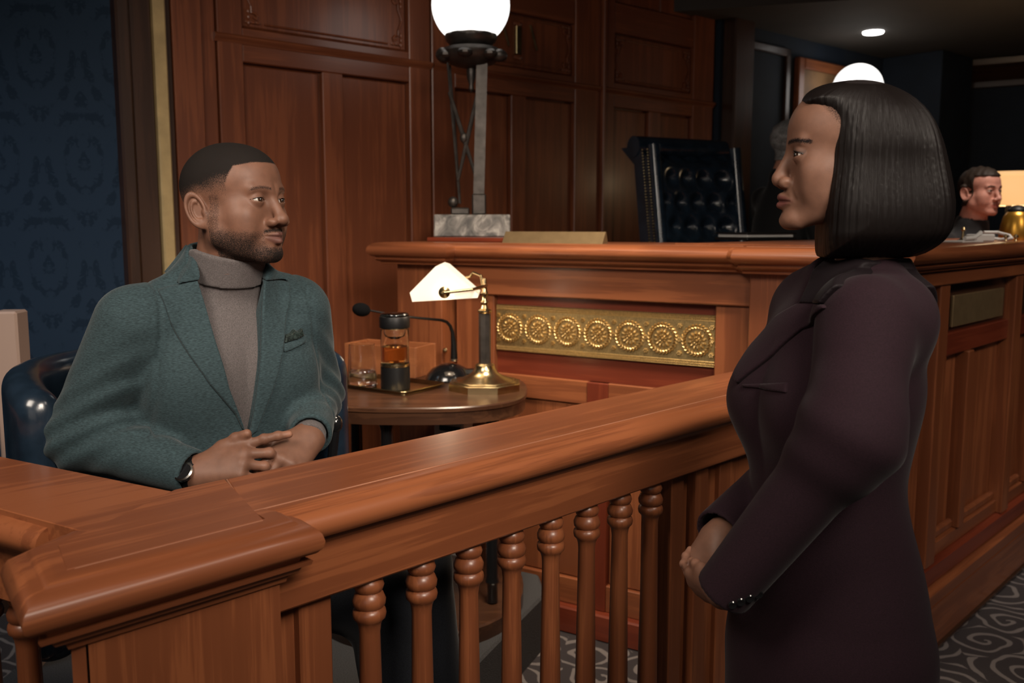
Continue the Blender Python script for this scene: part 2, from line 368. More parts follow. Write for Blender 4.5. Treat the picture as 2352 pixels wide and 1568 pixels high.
# far right background: dark opening, blue walls, soffit
wr = empty('wall_right', (3.19, 7.47, 0), A_B, 'far dark blue wall at right with cornice', 'wall', kind='structure')
q = MB(); q.box(-.05, 6, 0, .1, 0, 3.3); q.build('painted_face', 'blue_wall', wr)
q = MB(); q.sweep([(-.05, 0), (6, 0)], [(-.01, 0), (.16, 0), (.15, -.04), (.10, -.07), (.06, -.13), (.03, -.15), (.03, -.19), (-.01, -.2)], 2.74); q.build('cornice', 'dark_wood_x', wr)
wf = empty('wall_far', (1.28, 5.80, 0), A_W, 'shadowed blue wall beyond the panelling', 'wall', kind='structure')
q = MB(); q.box(0, 2.6, 0, .1, 0, 3.3); q.build('painted_face', 'blue_wall', wf)
q = MB(); q.box(.02, .22, -.10, .0, 0, 3.3, .01); q.build('dark_column', 'dark_wood_z', wf)
for x0, x1, z0, z1 in ((.25, .29, 0, 2.66), (.68, .73, 0, 2.66), (.25, .73, 2.61, 2.66)):
    q = MB(); q.box(x0, x1, -.03, .0, z0, z1, .006); q.build('casing', 'dark_wood_z', wf)
q = MB(); q.box(2.0, 2.5, -.45, 0, 0, 2.75, .004); q.build('pier', 'blue_wall', wf)
sf = MB(); sf.prism([(.9, 5.6), (2.9, 5.0), (5.2, 6.3), (4.4, 9), (1.0, 9)], 2.75, 2.85); tag(sf.build('ceiling_soffit', 'ceiling_paint'), 'lowered ceiling soffit with a round downlight', 'ceiling', kind='structure')
sb_ = MB(); sb_.box(-.02, 5, -.12, .12, 2.60, 2.95, .02); o = sb_.build('trim_3', 'dark_wood_x'); o.location = (2.95, 4.95, 0); o.rotation_euler = (0, 0, math.atan2(1.3, 2.3)); tag(o, 'dark wooden ceiling beam at upper right', 'beam', kind='structure')
# ------------------------------------------------------------------ judge's bench
bench = empty('judge_bench', (P_B[0], P_B[1], 0), A_B, "tall reddish wooden judge's bench with gilded frieze and thick moulded top", 'bench')
CAPP = [(-.05, 0), (.020, 0), (.034, -.002), (.046, -.009), (.053, -.020), (.055, -.032), (.050, -.044), (.040, -.052), (.030, -.054), (.028, -.060), (.031, -.064), (.026, -.070), (.014, -.074), (.012, -.082), (.002, -.084), (-.05, -.084)]
def bpart(name, x0, x1, y0, y1, z0, z1, mat='wood_z', c=.003, par=None):
    q = MB(); q.box(x0, x1, y0, y1, z0, z1, c); return q.build(name, mat, par or bench)
ZT = 1.435
bpart('core', -.70, 1.02, .05, .42, 0, ZT-.005)
# side: stiles, rails, panels
bpart('fascia', -.49, .668, -.016, .05, 1.243, 1.36, 'wood_x', .004)
bpart('stile', -.49, -.318, 0, .05, .1, 1.243); bpart('stile', .545, .668, 0, .05, .1, 1.243)
bpart('frieze_board', -.318, .545, .026, .05, .945, 1.243, 'red_wood_x', .001)
bpart('rail', -.318, .545, .012, .05, .86, .945, 'wood_x')
bpart('mullion', .075, .158, .002, .05, .1, .945, 'red_wood_z')
for a, c2 in ((-.318, .075), (.158, .545)): bpart('panel', a+.004, c2-.004, .022, .05, .2, .858, 'wood_z', .006); bpart('rail', a, c2, .006, .05, .1, .2, 'wood_x')
bpart('plinth', -.74, 1.06, -.03, .05, 0, .1, 'red_wood_x', .006)
for x0, x1 in ((-.735, -.52), (.672, 1.04)):
    bpart('pilaster', x0, x1, -.055, .05, .1, ZT-.07)
q = MB(); q.sweep([(-.765, .42), (-.765, -.085), (-.49, -.085), (-.49, -.026), (.635, -.026), (.668, -.085), (1.07, -.085)], CAPP, ZT); q.build('cap_moulding', 'wood_x', bench, angle=50)
q = MB(); q.prism([(-.775, -.09), (-.485, -.09), (-.485, -.03), (.64, -.03), (.67, -.09), (1.03, -.09), (1.03, .42), (-.775, .42)], ZT-.03, ZT+.001, .001); q.build('top_board', 'wood_x', bench)
q = MB(); q.box(-.72, -.05, .12, .42, ZT, ZT+.018, .004); q.build('riser_board', 'red_wood_x', bench)
# gilded frieze
FX0, FX1, FZ0, FZ1 = -.314, .541, 1.033, 1.206
fr = bpart('frieze', FX0, FX1, .012, .026, FZ0, FZ1, 'frieze_plate', .001)
rm = MB(); Rr = .048
def petal(mb, ang, r0, r1, w, h, y=0):
    M = Matrix.Rotation(-ang, 3, 'Y'); cx = (r0+r1)/2
    mb.ball(M @ Vector((cx, y, 0)), ((r1-r0)/2, h, w), 8, 5, M)
rm.ball((0, 0, 0), (.0055, .009, .0055), 8, 5)
for k in range(8): petal(rm, k*PI/4, .007, .015, .003, .007)
for k in range(12): petal(rm, k*PI/6+.2, .016, .034, .0046, .008)
for k in range(26):
    a = 2*PI*k/26
    for sgn in (-1, 1):
        M = Matrix.Rotation(-a-PI/2-sgn*.6, 3, 'Y'); ctr = Vector(((.0475+sgn*.004)*math.cos(a), 0, (.0475+sgn*.004)*math.sin(a)))
        rm.ball(ctr, (.0075, .007, .0028), 6, 4, M)
rose = None; NP = (FX1-FX0)/7
for k in range(7):
    x = FX0+NP*(k+.5); M = Matrix.Translation((x, .011, (FZ0+FZ1)/2))
    if rose is None: rose = rm.build('rosette', 'gold_relief', fr); rose.matrix_local = M
    else: inst(rose, 'rosette', fr, M)
fm = MB(); fm.ball((0, 0, 0), (.003, .004, .003), 6, 4)
for k in range(6): fm.ball((.006*math.cos(k*PI/3), 0, .006*math.sin(k*PI/3)), (.003, .006, .003), 6, 4)
flo = None
for k in range(8):
    for dz in (-.046, 0, .046):
        x = min(max(FX0+NP*k, FX0+.010), FX1-.010); M = Matrix.Translation((x, .011, (FZ0+FZ1)/2+dz))
        if flo is None: flo = fm.build('floret', 'gold_relief', fr); flo.matrix_local = M
        else: inst(flo, 'floret', fr, M)
for zz in (FZ0+.006, FZ0+.014, FZ1-.006, FZ1-.014):
    bd = MB(); n_ = 130
    for k in range(n_): bd.ball((FX0+(k+.5)*(FX1-FX0)/n_, .0115, zz), (.0026, .0025, .0026), 5, 4)
    bd.build('beading', 'gold_relief', fr)
for zz in (FZ0+.002, FZ0+.010, FZ0+.018, FZ1-.002, FZ1-.010, FZ1-.018):
    bd = MB(); bd.tube([(FX0, .012, zz), (FX1, .012, zz)], .0012, 5); bd.build('fillet', 'gold_relief', fr)
# front of the bench (towards the court)
bf = empty('court_front'); bf.parent = bench
bf.matrix_local = (Matrix.Translation((P_B[0], P_B[1], 0)) @ Matrix.Rotation(A_B, 4, 'Z')).inverted() @ Matrix.Translation((P_F[0], P_F[1], 0)) @ Matrix.Rotation(A_F, 4, 'Z')
tag(bf, 'long shadowed bench front with tall panels and a brass plaque')
def fpart(name, x0, x1, y0, y1, z0, z1, mat='wood_z', c=.004): return bpart(name, x0, x1, y0, y1, z0, z1, mat, c, bf)
X0, X1 = -.62, 3.2
fpart('core', X0, X1, .06, .75, 0, 1.43, 'wood_x')
fpart('fascia', X0, X1, -.02, .06, 1.305, 1.385, 'wood_x')
q = MB(); q.sweep([(X0, -.02), (X1, -.02)], CAPP, 1.438); q.build('cap_moulding', 'wood_x', bf, angle=50)
q = MB(); q.box(X0, X1, -.03, .75, 1.41, 1.4385, .001); q.build('top_board', 'wood_x', bf)
for k in range(0, 4):
    xa = -.155+k*.855
    fpart('stile', xa-.045, xa+.045, -.012, .06, .33, 1.305)
    if k == 0: fpart('stile', -.62, -.52, -.012, .06, .33, 1.305); fpart('panel', -.52, -.2, .03, .06, .33, 1.305)
    if k < 3:
        x0, x1 = xa+.045, xa+.81
        fpart('rail', x0, x1, .01, .06, 1.05, 1.13, 'red_wood_x'); fpart('rail', x0, x1, .01, .06, .33, .385, 'wood_x')
        xm = (x0+x1)/2-.08
        fpart('mullion', xm-.03, xm+.03, 0, .06, .385, 1.05)
        for a, c2 in ((x0, xm-.03), (xm+.03, x1)):
            fpart('panel', a, c2, .045, .06, .385, 1.05)
            q = MB(); q.box(a+.0, a+.03, .02, .045, .385, 1.05, .008); q.box(a, c2, .02, .045, .385, .42, .008); q.build('panel_moulding', 'wood_z', bf)
        fpart('sign_board', x0, x1, .03, .06, 1.13, 1.305, 'dark_wood_x')
for z0, z1, y0, mt in ((.25, .33, -.012, 'red_wood_x'), (.19, .25, -.035, 'wood_x'), (.02, .19, -.025, 'wood_x'), (0, .03, -.03, 'dark_wood_x')):
    fpart('base_moulding', X0, X1, y0, .06, z0, z1, mt, .01)
pl = fpart('plaque', .02, .60, .018, .03, 1.145, 1.258, 'plate_brass', .003); tag(pl, 'dull brass plaque with faint lettering')
# ------------------------------------------------------------------ witness stand rail
ws = empty('witness_stand', (O_R[0], O_R[1], 0), A_R, 'reddish wooden witness stand railing with turned balusters and wide ledge', 'railing')
H = 1.08
def sp(name, x0, x1, t0, t1, z0, z1, mat='wood_z', c=.003):   # t is outward, local y = -t
    q = MB(); q.box(x0, x1, -t1, -t0, z0, z1, c); return q.build(name, mat, ws)
NOSE = [(-.006, 0), (.010, 0), (.022, -.0015), (.028, -.004), (.031, -.0075), (.040, -.0085), (.050, -.013), (.057, -.021), (.060, -.031), (.058, -.041), (.050, -.049), (.040, -.053), (.033, -.054), (.031, -.060), (.027, -.067), (.020, -.072), (.012, -.074), (-.006, -.074)]
RB = (.0905, 0); RC = (.03, .19)
def tp(l): return [(s_, -t_) for s_, t_ in l]
# right hand ledge
q = MB(); q.prism(tp([(.026, .186), (1.93, .186), (1.95, 0), (.093, 0)]), H-.03, H, .0012); q.build('ledge_board', 'wood_x', ws)
q = MB(); q.sweep(tp([(.0, .188), (1.93, .188)]), NOSE, H-.0008); q.build('nosing', 'wood_x', ws, angle=50)
sp('under_board', .0, 1.93, .02, .20, H-.075, H-.03, 'wood_x')
sp('fascia', .05, 1.93, .15, .213, .92, H-.06, 'wood_x', .004)
sp('fascia', .15, 1.9, .02, .06, .92, H-.06, 'wood_x', .004)
# corner cap
CAPQ = [(-.25, .236), (.022, .236), (.088, 0), (0, 0), (-.225, .135)]
q = MB(); q.prism(tp(CAPQ), H-.03, H+.0006, .0014); q.build('corner_ledge', 'wood_x', ws)
N2 = [(o*1.0, z*1.02) for o, z in NOSE]
q = MB(); q.sweep(tp([(-.175, .105), (-.232, .138), (-.25, .238), (.032, .238), (.040, .18)]), N2, H-.0002); q.build('corner_nosing', 'wood_x', ws, angle=50)
q = MB(); q.prism(tp([(-.232, .243), (.04, .243), (.04, 0), (-.10, .05), (-.185, .13)]), 0, H-.06, .004); q.build('corner_pillar', 'wood_z', ws)
q = MB(); q.prism(tp([(-.250, .236), (-.234, .240), (-.190, .135), (-.206, .132)]), 0, H-.065, .003); q.build('pillar_edge', 'wood_z', ws)
q = MB(); q.sweep(tp([(-.205, .13), (-.250, .244), (.042, .244), (.042, .1)]), [(-.02, 0), (.034, 0), (.032, -.006), (.022, -.010), (.018, -.018), (.008, -.022), (.005, -.032), (-.02, -.032)], H-.064); q.build('pillar_moulding', 'wood_x', ws)
sp('post', .105, .165, .12, .19, 0, .925, 'wood_z'); sp('recess_board', .035, .11, .12, .172, 0, .925, 'wood_z')
# end post and panel by the bench
for s0, s1, t1 in ((1.115, 1.165, .190), (1.172, 1.20, .176), (1.207, 1.262, .196)): sp('end_post', s0, s1, .10, t1, 0, .925)
sp('end_panel', 1.262, 1.93, .12, .165, 0, .925); sp('end_stile', 1.34, 1.40, .12, .18, 0, .925); sp('end_stile', 1.62, 1.72, .12, .18, 0, .925)
wood('worn_wood', (.20, .075, .038, 1), (.36, .16, .09, 1), 'x', rough=.6, coat=0)
for a_, b_ in (((.03, .1868), (1.92, .1868)), ((.0905, .002), (.0255, .185)), ((-.24, .2368), (.02, .2368))):
    q = MB(); q.tube([(a_[0], -a_[1], H-.0010), (b_[0], -b_[1], H-.0010)], .0014, 6); q.build('worn_seam', 'worn_wood', ws)
# left hand ledge (second frame)
lang = math.atan2(.713, .701); a2 = math.atan2(-.224, .404)-A_R   # direction towards the corner, in the stand's frame
dl = Vector((math.cos(a2), math.sin(a2))); nl = Vector((dl.y, -dl.x))  # outward
def LP(r, t): p = -dl*r+nl*t; return (p.x, p.y)
q = MB(); q.prism([LP(1.5, .155), (-.176, -.107), (-.004, -.001), LP(1.5, 0)], H-.03, H-.001, .0012); q.build('ledge_board', 'wood_x', ws)
q = MB(); q.sweep([LP(1.5, .157), LP(.035, .157)], NOSE, H-.002); q.build('nosing', 'wood_x', ws, angle=50)
Ml = Matrix.Rotation(a2, 4, 'Z')
def lp(name, r0, r1, t0, t1, z0, z1, mat='wood_x', c=.003):
    q = MB(); q.box(-r1, -r0, -t1, -t0, z0, z1, c); q.v = [tuple(Ml @ Vector(p)) for p in q.v]; return q.build(name, mat, ws)
lp('fascia', .1, 1.5, .12, .182, .925, H-.06); lp('fascia', .1, 1.5, .01, .05, .925, H-.06); lp('under_board', .1, 1.5, .01, .17, H-.07, H-.03)
# balusters
bp_ = [(.019, .925), (.019, .918), (.0235, .912), (.0262, .904), (.0235, .896), (.020, .893), (.0245, .889), (.0285, .879), (.0275, .870), (.0225, .865), (.0275, .861), (.0288, .854), (.0275, .847), (.0225, .842), (.0195, .834), (.0178, .82), (.0225, .50), (.0238, .38), (.0225, .34), (.028, .33), (.029, .32), (.026, .31), (.029, .30), (.029, .28), (.022, .27), (.020, .18), (.026, .16), (.026, .02)]
bp_ = bp_[::-1]
q = MB(); q.lathe(bp_, n=20); bal = q.build('baluster', 'wood_z', ws, angle=60); bal.matrix_local = Matrix.Translation((.244, -.182, 0))
for k in range(1, 8): inst(bal, 'baluster', ws, Matrix.Translation((.244+.1138*k, -.182, 0)))
for k in range(6):
    p = LP(.215+.114*k, .125); inst(bal, 'baluster', ws, Matrix.Translation((p[0], p[1], 0)))
sp('base_rail', .1, 1.92, .11, .24, 0, .10, 'wood_x', .008); lp('base_rail', .1, 1.5, .06, .2, 0, .1)
# platform inside the stand
pf = MB(); pf.prism([(-1.5, 2.05), (-1.02, 1.78), (-.50, 1.60), (-.153, 2.485), (.12, 3.12), (.10, 3.30), (-.66, 3.75), (-1.18, 3.66), (-1.45, 3.3)], .0, .2, .008)
tag(pf.build('platform', 'grey_carpet'), 'raised grey carpeted platform under the witness chair', 'platform', kind='structure')
# ------------------------------------------------------------------ small round front table
tb = empty('side_table', (-.32, 3.08, .2), 0, 'dark brown bow-fronted side table beside the witness', 'table')
def sup(rx, ry, n=2.7, k=44, flat=None):
    out = []
    for i in range(k):
        a = 2*PI*i/k; c_, s_ = math.cos(a), math.sin(a); y = ry*math.copysign(abs(s_)**(2/n), s_)
        out.append((rx*math.copysign(abs(c_)**(2/n), c_), min(y, flat) if flat else y))
    return out
q = MB(); q.prism(sup(.372, .345), .735, .75, .004); q.build('tabletop', 'table_wood', tb)
q = MB(); q.prism(sup(.366, .339), .695, .735, .001); q.build('edge_band', 'table_wood', tb)
for lx, ly in ((-.075, -.255), (.255, -.17), (-.25, .2), (.25, .2)):
    q = MB(); q.lathe([(.018, .06), (.018, .12), (.024, .13), (.02, .15), (.022, .5), (.02, .66), (.026, .68), (.026, .695)], (lx, ly, 0), 16); q.build('leg', 'black_gloss', tb)
q = MB(); q.prism(sup(.36, .42, 2.2), .0, .055, .006); q.build('base_shelf', 'table_wood', tb)
# tray
ty = empty('serving_tray', (-.435, 3.11, .95), math.atan2(.203, -.298), 'shallow bronze-coloured serving tray on the side table', 'tray')
def trect(w, d, r, n=5):
    out = []
    for cx, cy, a in ((w-r, -d+r, -PI/2), (w-r, d-r, 0), (-w+r, d-r, PI/2), (-w+r, -d+r, PI)): out += arc(cx, cy, r, a, a+PI/2, n)
    return out
q = MB(); q.prism(trect(.165, .095, .02), .0, .004, .001); q.build('tray_bed', 'old_brass', ty)
q = MB(); inn = trect(.166, .096, .02); out = trect(.182, .112, .026); n_ = len(inn)
vs = [(x, y, .003) for x, y in inn]+[(x, y, .013) for x, y in out]+[(x*.995, y*.995, .0155) for x, y in out]+[(x*.99, y*.99, .005) for x, y in inn]; fs = []
for l in range(3):
    for k in range(n_): k2 = (k+1) % n_; fs.append((l*n_+k, l*n_+k2, (l+1)*n_+k2, (l+1)*n_+k))
q.add(vs, fs); q.build('tray_rim', 'old_brass', ty)
# drinking glass
gl = empty('drinking_glass', (-.512, 3.09, .9545), 0, 'clear glass tumbler with a little water on the tray', 'glass')
q = MB(); q.lathe([(0.0, 0), (.046, 0), (.0495, .004), (.0505, .03), (.044, .145), (.0425, .1455), (.0425, .145), (.048, .03), (.046, .010), (0.0, .008)], n=36, cap=False); q.build('tumbler', 'clear_glass', gl)
q = MB(); q.lathe([(0, .0082), (.0458, .0102), (.0477, .03), (.0465, .05), (0, .05)], n=36, cap=False); q.build('water', 'water', gl)
# infuser bottle
bo = empty('infuser_bottle', (-.392, 3.035, .9545), 0, 'glass tea bottle with black cap and black base on the tray', 'bottle')
q = MB(); q.lathe([(0, 0), (.046, 0), (.049, .003), (.049, .074), (.0485, .078), (0, .078)], n=36, cap=False); q.build('base_cup', 'black_plastic', bo)
q = MB(); q.lathe([(.0455, .078), (.049, .079), (.0495, .084), (.049, .088), (.0455, .089)], n=36, cap=False); q.build('gilt_ring', 'brass', bo)
q = MB(); q.lathe([(0, .079), (.0455, .080), (.0475, .09), (.0478, .15), (.0475, .20), (.0462, .205), (.0455, .20), (.0458, .15), (.0455, .095), (0, .092)], n=36, cap=False); q.build('glass_body', 'clear_glass', bo)
q = MB(); q.lathe([(0, .0925), (.0452, .0955), (.0455, .145), (0, .145)], n=36, cap=False); q.build('tea', 'tea', bo)
q = MB(); q.lathe([(0, .168), (.02, .170), (.034, .178), (.038, .190), (.037, .203), (.035, .203), (.036, .19), (.031, .18), (.018, .174), (0, .172)], n=30, cap=False); q.build('infuser_cup', 'clear_glass', bo)
q = MB(); q.lathe([(0, .205), (.044, .205), (.0505, .209), (.051, .213), (.051, .242), (.049, .246), (.047, .246), (.046, .238), (0, .236)], n=36, cap=False); q.build('cap', 'black_plastic', bo)
q = MB(); q.lathe([(.039, .240), (.048, .243), (.049, .250), (.046, .256), (.03, .259), (0, .260), (0, .255), (.036, .252)], n=36, cap=False); q.build('clear_lid', 'clear_glass', bo)
q = MB(); q.tube([(.046*math.cos(a), .046*math.sin(a), .206) for a in np.linspace(0, 2*PI, 30)], .0015, 6); q.build('neck_ring', 'brass', bo)
# open wooden box
bx = empty('wooden_box', (-.44, 3.40, .95), A_B+.10, 'open reddish wooden desk box at the back of the side table', 'box')
for nm, a in (('side_board', (-.175, .135, -.075, -.066, .0, .112)), ('side_board', (-.175, .135, .066, .075, .0, .112)), ('end_board', (-.175, -.166, -.066, .066, .0, .112)), ('end_board', (.126, .135, -.066, .066, .0, .112)), ('bottom', (-.166, .126, -.066, .066, 0, .008))):
    q = MB(); q.box(*a, .0015); q.build(nm, 'box_wood', bx)
# gooseneck microphone
mc = empty('desk_microphone', (-.225, 3.245, .95), 0, 'black gooseneck desk microphone with foam windscreen', 'microphone')
q = MB(); q.lathe([(0, 0), (.082, 0), (.086, .006), (.080, .022), (.062, .042), (.035, .056), (.018, .060), (0, .061)], n=32, cap=False)
q.v = [(x, y*.85, z) for x, y, z in q.v]; q.build('base', 'black_gloss', mc)
q = MB(); q.box(.02, .11, -.035, .025, .0, .04, .012); q.build('switch_housing', 'black_plastic', mc)
b0 = Vector((-.225, 3.245, .95)); P_ = [at(1043, 826, 3.245), at(1042, 790, 3.24), at(1039, 762, 3.235), at(1034, 748, 3.23), at(1026, 739, 3.22), at(1014, 735, 3.21)]
q = MB(); q.tube([p-b0 for p in P_], [.0135, .010, .0065, .006, .0055, .0055], 12); q.build('stem', 'black_plastic', mc)
q = MB(); q.lathe([(.015, 0), (.015, .006), (.013, .008)], P_[0]-b0-Vector((0, 0, .004)), 20); q.build('stem_collar', 'steel', mc)
P2_ = [at(1014, 735, 3.21), at(960, 730, 3.16), at(905, 723, 3.11), at(868, 716, 3.08), at(845, 712, 3.06)]
q = MB(); q.tube([p-b0 for p in P2_], [.005, .0045, .004, .0035, .0035], 10); q.build('boom', 'black_plastic', mc)
hd = at(830, 711, 3.05)-b0; dr = (P2_[-2]-P2_[-1]).normalized(); M = dr.to_track_quat('Z', 'Y').to_matrix()
q = MB(); q.ball(hd, (.023, .023, .032), 20, 14, M); q.build('windscreen', 'black_foam', mc)
# brass desk lamp
dl_ = empty('desk_lamp', (-.092, 3.065, .95), 0, 'brass banker lamp with lit white glass shade on the side table', 'lamp')
def octo(r, rot=.2): return [(r*math.cos(rot+PI/4*k), r*math.sin(rot+PI/4*k)) for k in range(8)]
q = MB(); q.prism(octo(.128, .36), 0, .026, .003); q.prism(octo(.112, .36), .026, .031, .003); q.build('base', 'brass', dl_)
q = MB(); q.lathe([(.098, .030), (.085, .036), (.062, .044), (.044, .056), (.036, .072), (.034, .082), (.026, .088)], n=36); q.build('base_dome', 'brass', dl_)
q = MB(); q.prism(octo(.0205, .1), .086, .262, .001); q.build('column', 'bronze', dl_)
q = MB(); q.lathe([(.021, .258), (.024, .262), (.024, .268), (.014, .274), (.010, .285), (.014, .295), (.009, .303), (.009, .318), (.013, .325), (.009, .333), (.008, .36), (.006, .375)], n=20); q.build('finial', 'brass', dl_)
lo = Vector((-.092, 3.065, .95))
hinge = Vector((-.006, 0, .352)); s0 = at(1020, 672, 2.915)-lo; s1 = at(1080, 634, 3.12)-lo
q = MB(); q.tube([hinge+Vector((.012, -.01, 0)), hinge+Vector((.0, -.06, -.002)), hinge+Vector((-.03, -.13, -.006)), s0], [.006, .006, .005, .0045], 10); q.build('arm', 'brass', dl_)
q = MB(); q.tube([hinge, hinge+Vector((-.006, .02, .03)), s1+Vector((.01, 0, .012)), s1, at(1055, 642, 3.14)-lo], [.005, .005, .005, .005, .004], 10); q.build('arm', 'brass', dl_)
q = MB(); q.lathe([(.019, -.006), (.019, 0), (.015, .003), (.010, .006), (.006, .012), (0, .013)], M=Matrix.Translation(s0+Vector((0, .012, 0))) @ Matrix.Rotation(PI/2, 4, 'X'), n=24); q.build('arm_knob', 'old_brass', dl_)
# tent shaped glass shade, open below
y0, y1 = 2.945-lo.y, 3.135-lo.y
def sx(px, py): p = at(px, py, 2.945)-lo; return (p.x, p.z)
prof = [sx(947, 693), sx(941, 672), sx(1000, 612), sx(1012, 607), sx(1024, 611), sx(1099, 676), sx(1097, 684)]
ctr = (sum(p[0] for p in prof)/7, sum(p[1] for p in prof)/7-.01)
q = MB(); n_ = len(prof); pin = [(p[0]+(ctr[0]-p[0])*.05, p[1]+(ctr[1]-p[1])*.05 if i not in (0, n_-1) else p[1]) for i, p in enumerate(prof)]
rows = [(y0, prof), (y1, prof), (y1-.004, pin), (y0+.004, pin)]
vs = [(x, y, z) for y, pr in rows for x, z in pr]; fs = []
for k in range(n_-1): fs.append((k, k+1, n_+k+1, n_+k)); fs.append((2*n_+k, 2*n_+k+1, 3*n_+k+1, 3*n_+k))
for a, b2 in ((0, 3), (2, 1)):
    pass
fs.append(tuple(range(n_))[::-1]); fs.append(tuple(n_+k for k in range(n_))); fs.append(tuple(2*n_+k for k in range(n_))[::-1]); fs.append(tuple(3*n_+k for k in range(n_)))
for k in (0, n_-1): fs.append((k, n_+k, 2*n_+k, 3*n_+k))
q.add(vs, fs); q.build('glass_shade', 'lit_shade_glass', dl_, angle=25)
q = MB(); c_ = (Vector((ctr[0], (y0+y1)/2, ctr[1]))); q.ball(c_+Vector((0, 0, .004)), (.018, .032, .018), 16, 10); q.build('bulb', 'globe_glass', dl_)
l = bpy.data.lights.new('desk_lamp_bulb', 'POINT'); l.energy = .75; l.color = (1, .80, .58); l.shadow_soft_size = .03; o = bpy.data.objects.new('desk_lamp_bulb', l); C.objects.link(o); o.parent = dl_; o.location = c_+Vector((0, 0, -.03))
# brass keyhole knob on the bench pilaster and control box under the table
kn = at(1023, 803, 3.50); q = MB(); q.lathe([(.004, 0), (.004, .01), (.009, .014), (.010, .020), (.006, .026), (0, .027)], M=Matrix.Rotation(PI/2, 4, 'X'), n=16)
o = q.build('knob', 'brass', bench); o.matrix_local = (Matrix.Translation((P_B[0], P_B[1], 0)) @ Matrix.Rotation(A_B, 4, 'Z')).inverted() @ Matrix.Translation(kn)
cb = empty('control_box', (-.20, 3.34, 0), A_B, 'cream control box standing under the side table by the bench', 'box')
q = MB(); q.box(-.115, .02, .0, .07, .2, .775, .006); q.build('case', 'cream_plastic', cb); q = MB(); q.box(-.085, .01, -.006, .0, .735, .755, .002); q.build('slot_panel', 'black_plastic', cb)
# ------------------------------------------------------------------ on the bench top
nm = empty('name_plate', (P_B[0], P_B[1], ZT+.001), A_B, 'blank brass name plate standing on the bench top', 'name plate')
q = MB(); q.v, q.f, q.mi = [], [], []; vs = []
for x in (-.315, .105): vs += [(x, .055, 0), (x, .10, 0), (x, .086, .042), (x, .080, .042)]
q.add(vs, [(0, 1, 2, 3)[::-1], (4, 5, 6, 7), (0, 4, 7, 3)[::-1][::-1], (1, 2, 6, 5), (3, 7, 6, 2), (0, 1, 5, 4)]); q.build('plate', 'plate_brass', nm, smooth=False)
def globe_lamp(loc, rz, label):
    g = empty('globe_lamp', loc, rz, label, 'lamp', 'globe lamps on marble plinths')
    q = MB(); q.box(-.16, .16, -.10, .10, 0, .092, .004); q.build('plinth', 'grey_marble', g)
    q = MB(); q.ball((0, 0, .958), .163, 40, 26); q.build('globe', 'globe_glass', g)
    q = MB(); n = 48; vs = []; fs = []
    pr = [(.07, .775), (.085, .792), (.104, .812), (.110, .826), (.107, .836), (.098, .838)]
    for i, (r, z) in enumerate(pr):
        for k in range(n): a = 2*PI*k/n; zz = z+(.007*abs(math.sin(a*5)) if i >= 3 else 0); vs.append((r*math.cos(a), r*math.sin(a), zz))
    for i in range(len(pr)-1):
        for k in range(n): k2 = (k+1) % n; fs.append((i*n+k, i*n+k2, (i+1)*n+k2, (i+1)*n+k))
    q.add(vs, fs); q.build('scalloped_cup', 'bronze', g)
    q = MB(); q.lathe([(.02, .70), (.07, .712), (.105, .728), (.125, .748), (.128, .765), (.118, .78), (.09, .788)], n=36)
    for k in range(7): a = k*.9; q.ball((.118*math.cos(a), .118*math.sin(a), .748), (.034, .034, .02), 10, 7)
    q.ball((-.118, -.045, .748), (.03, .03, .03), 10, 8); q.ball((.115, -.06, .745), (.036, .03, .026), 10, 8); q.build('crown', 'bronze', g)
    q = MB(); q.lathe([(.0, .60), (.012, .615), (.009, .635), (.018, .66), (.020, .69), (.014, .72)], n=14); q.build('pendant', 'bronze', g)
    q = MB(); P = [(.022, .72), (.068, .72), (.052, .17), (.006, .17)]
    q.add([(x, y, z) for y in (-.045, -.028) for x, z in P], [(0, 1, 2, 3)[::-1], (4, 5, 6, 7), (0, 4, 5, 1), (1, 5, 6, 2), (2, 6, 7, 3), (3, 7, 4, 0)]); q.build('flat_leg', 'bronze', g)
    for a, b2, r in (((-.098, -.03, .72), (-.052, -.03, .14), .005), ((-.09, .03, .72), (-.05, .03, .14), .005), ((.05, .04, .72), (.02, .04, .14), .008)):
        q = MB(); q.tube([a, b2], r, 8); q.build('rod', 'bronze', g)
    for a, b2 in (((-.092, -.034, .60), (.022, -.034, .235)), ((.03, -.036, .61), (-.058, -.036, .235))):
        q = MB(); q.tube([a, (( a[0]+b2[0])/2, -.036, (a[2]+b2[2])/2), b2], [.008, .010, .006], 8); q.build('brace', 'bronze', g)
    q = MB(); q.ball((-.033, -.04, .412), (.017, .012, .022), 12, 8); q.build('boss', 'bronze', g)
    q = MB(); q.box(-.09, -.01, -.05, .05, .092, .122, .006); q.box(.0, .06, -.055, .05, .092, .18, .006); q.ball((-.08, -.03, .145), (.022, .02, .024), 10, 8); q.build('foot', 'bronze', g)
    return g
globe_lamp((-.172, 3.96, ZT+.019), 0.05, 'large lit globe lamp on bronze stand above the gilded frieze')
globe_lamp((2.32, 6.3, 1.453), .6, 'distant globe lamp peeking above the standing woman\'s hair')
q = MB(); q.box(-.2, .2, -.16, .16, 0, 1.452, .01); o = q.build('lamp_pedestal', 'dark_wood_z'); o.location = (2.32, 6.3, 0); o.rotation_euler = (0, 0, .6); tag(o, 'dark wooden pedestal under the distant globe lamp', 'pedestal')
q = MB(); q.lathe([(0, 2.738), (.062, 2.738), (.066, 2.744), (.066, 2.752), (0, 2.752)], cap=False, n=32); o = q.build('downlight', 'downlight_glow'); p = at(2005, 88, 6.15); o.location = (p.x, p.y, 0); tag(o, 'round white recessed downlight in the lowered ceiling', 'light')
pic = empty('framed_picture', (1.28+.758*.80, 5.8+.652*.80, 0), A_W, 'brown picture in a wooden frame on far blue wall', 'picture')
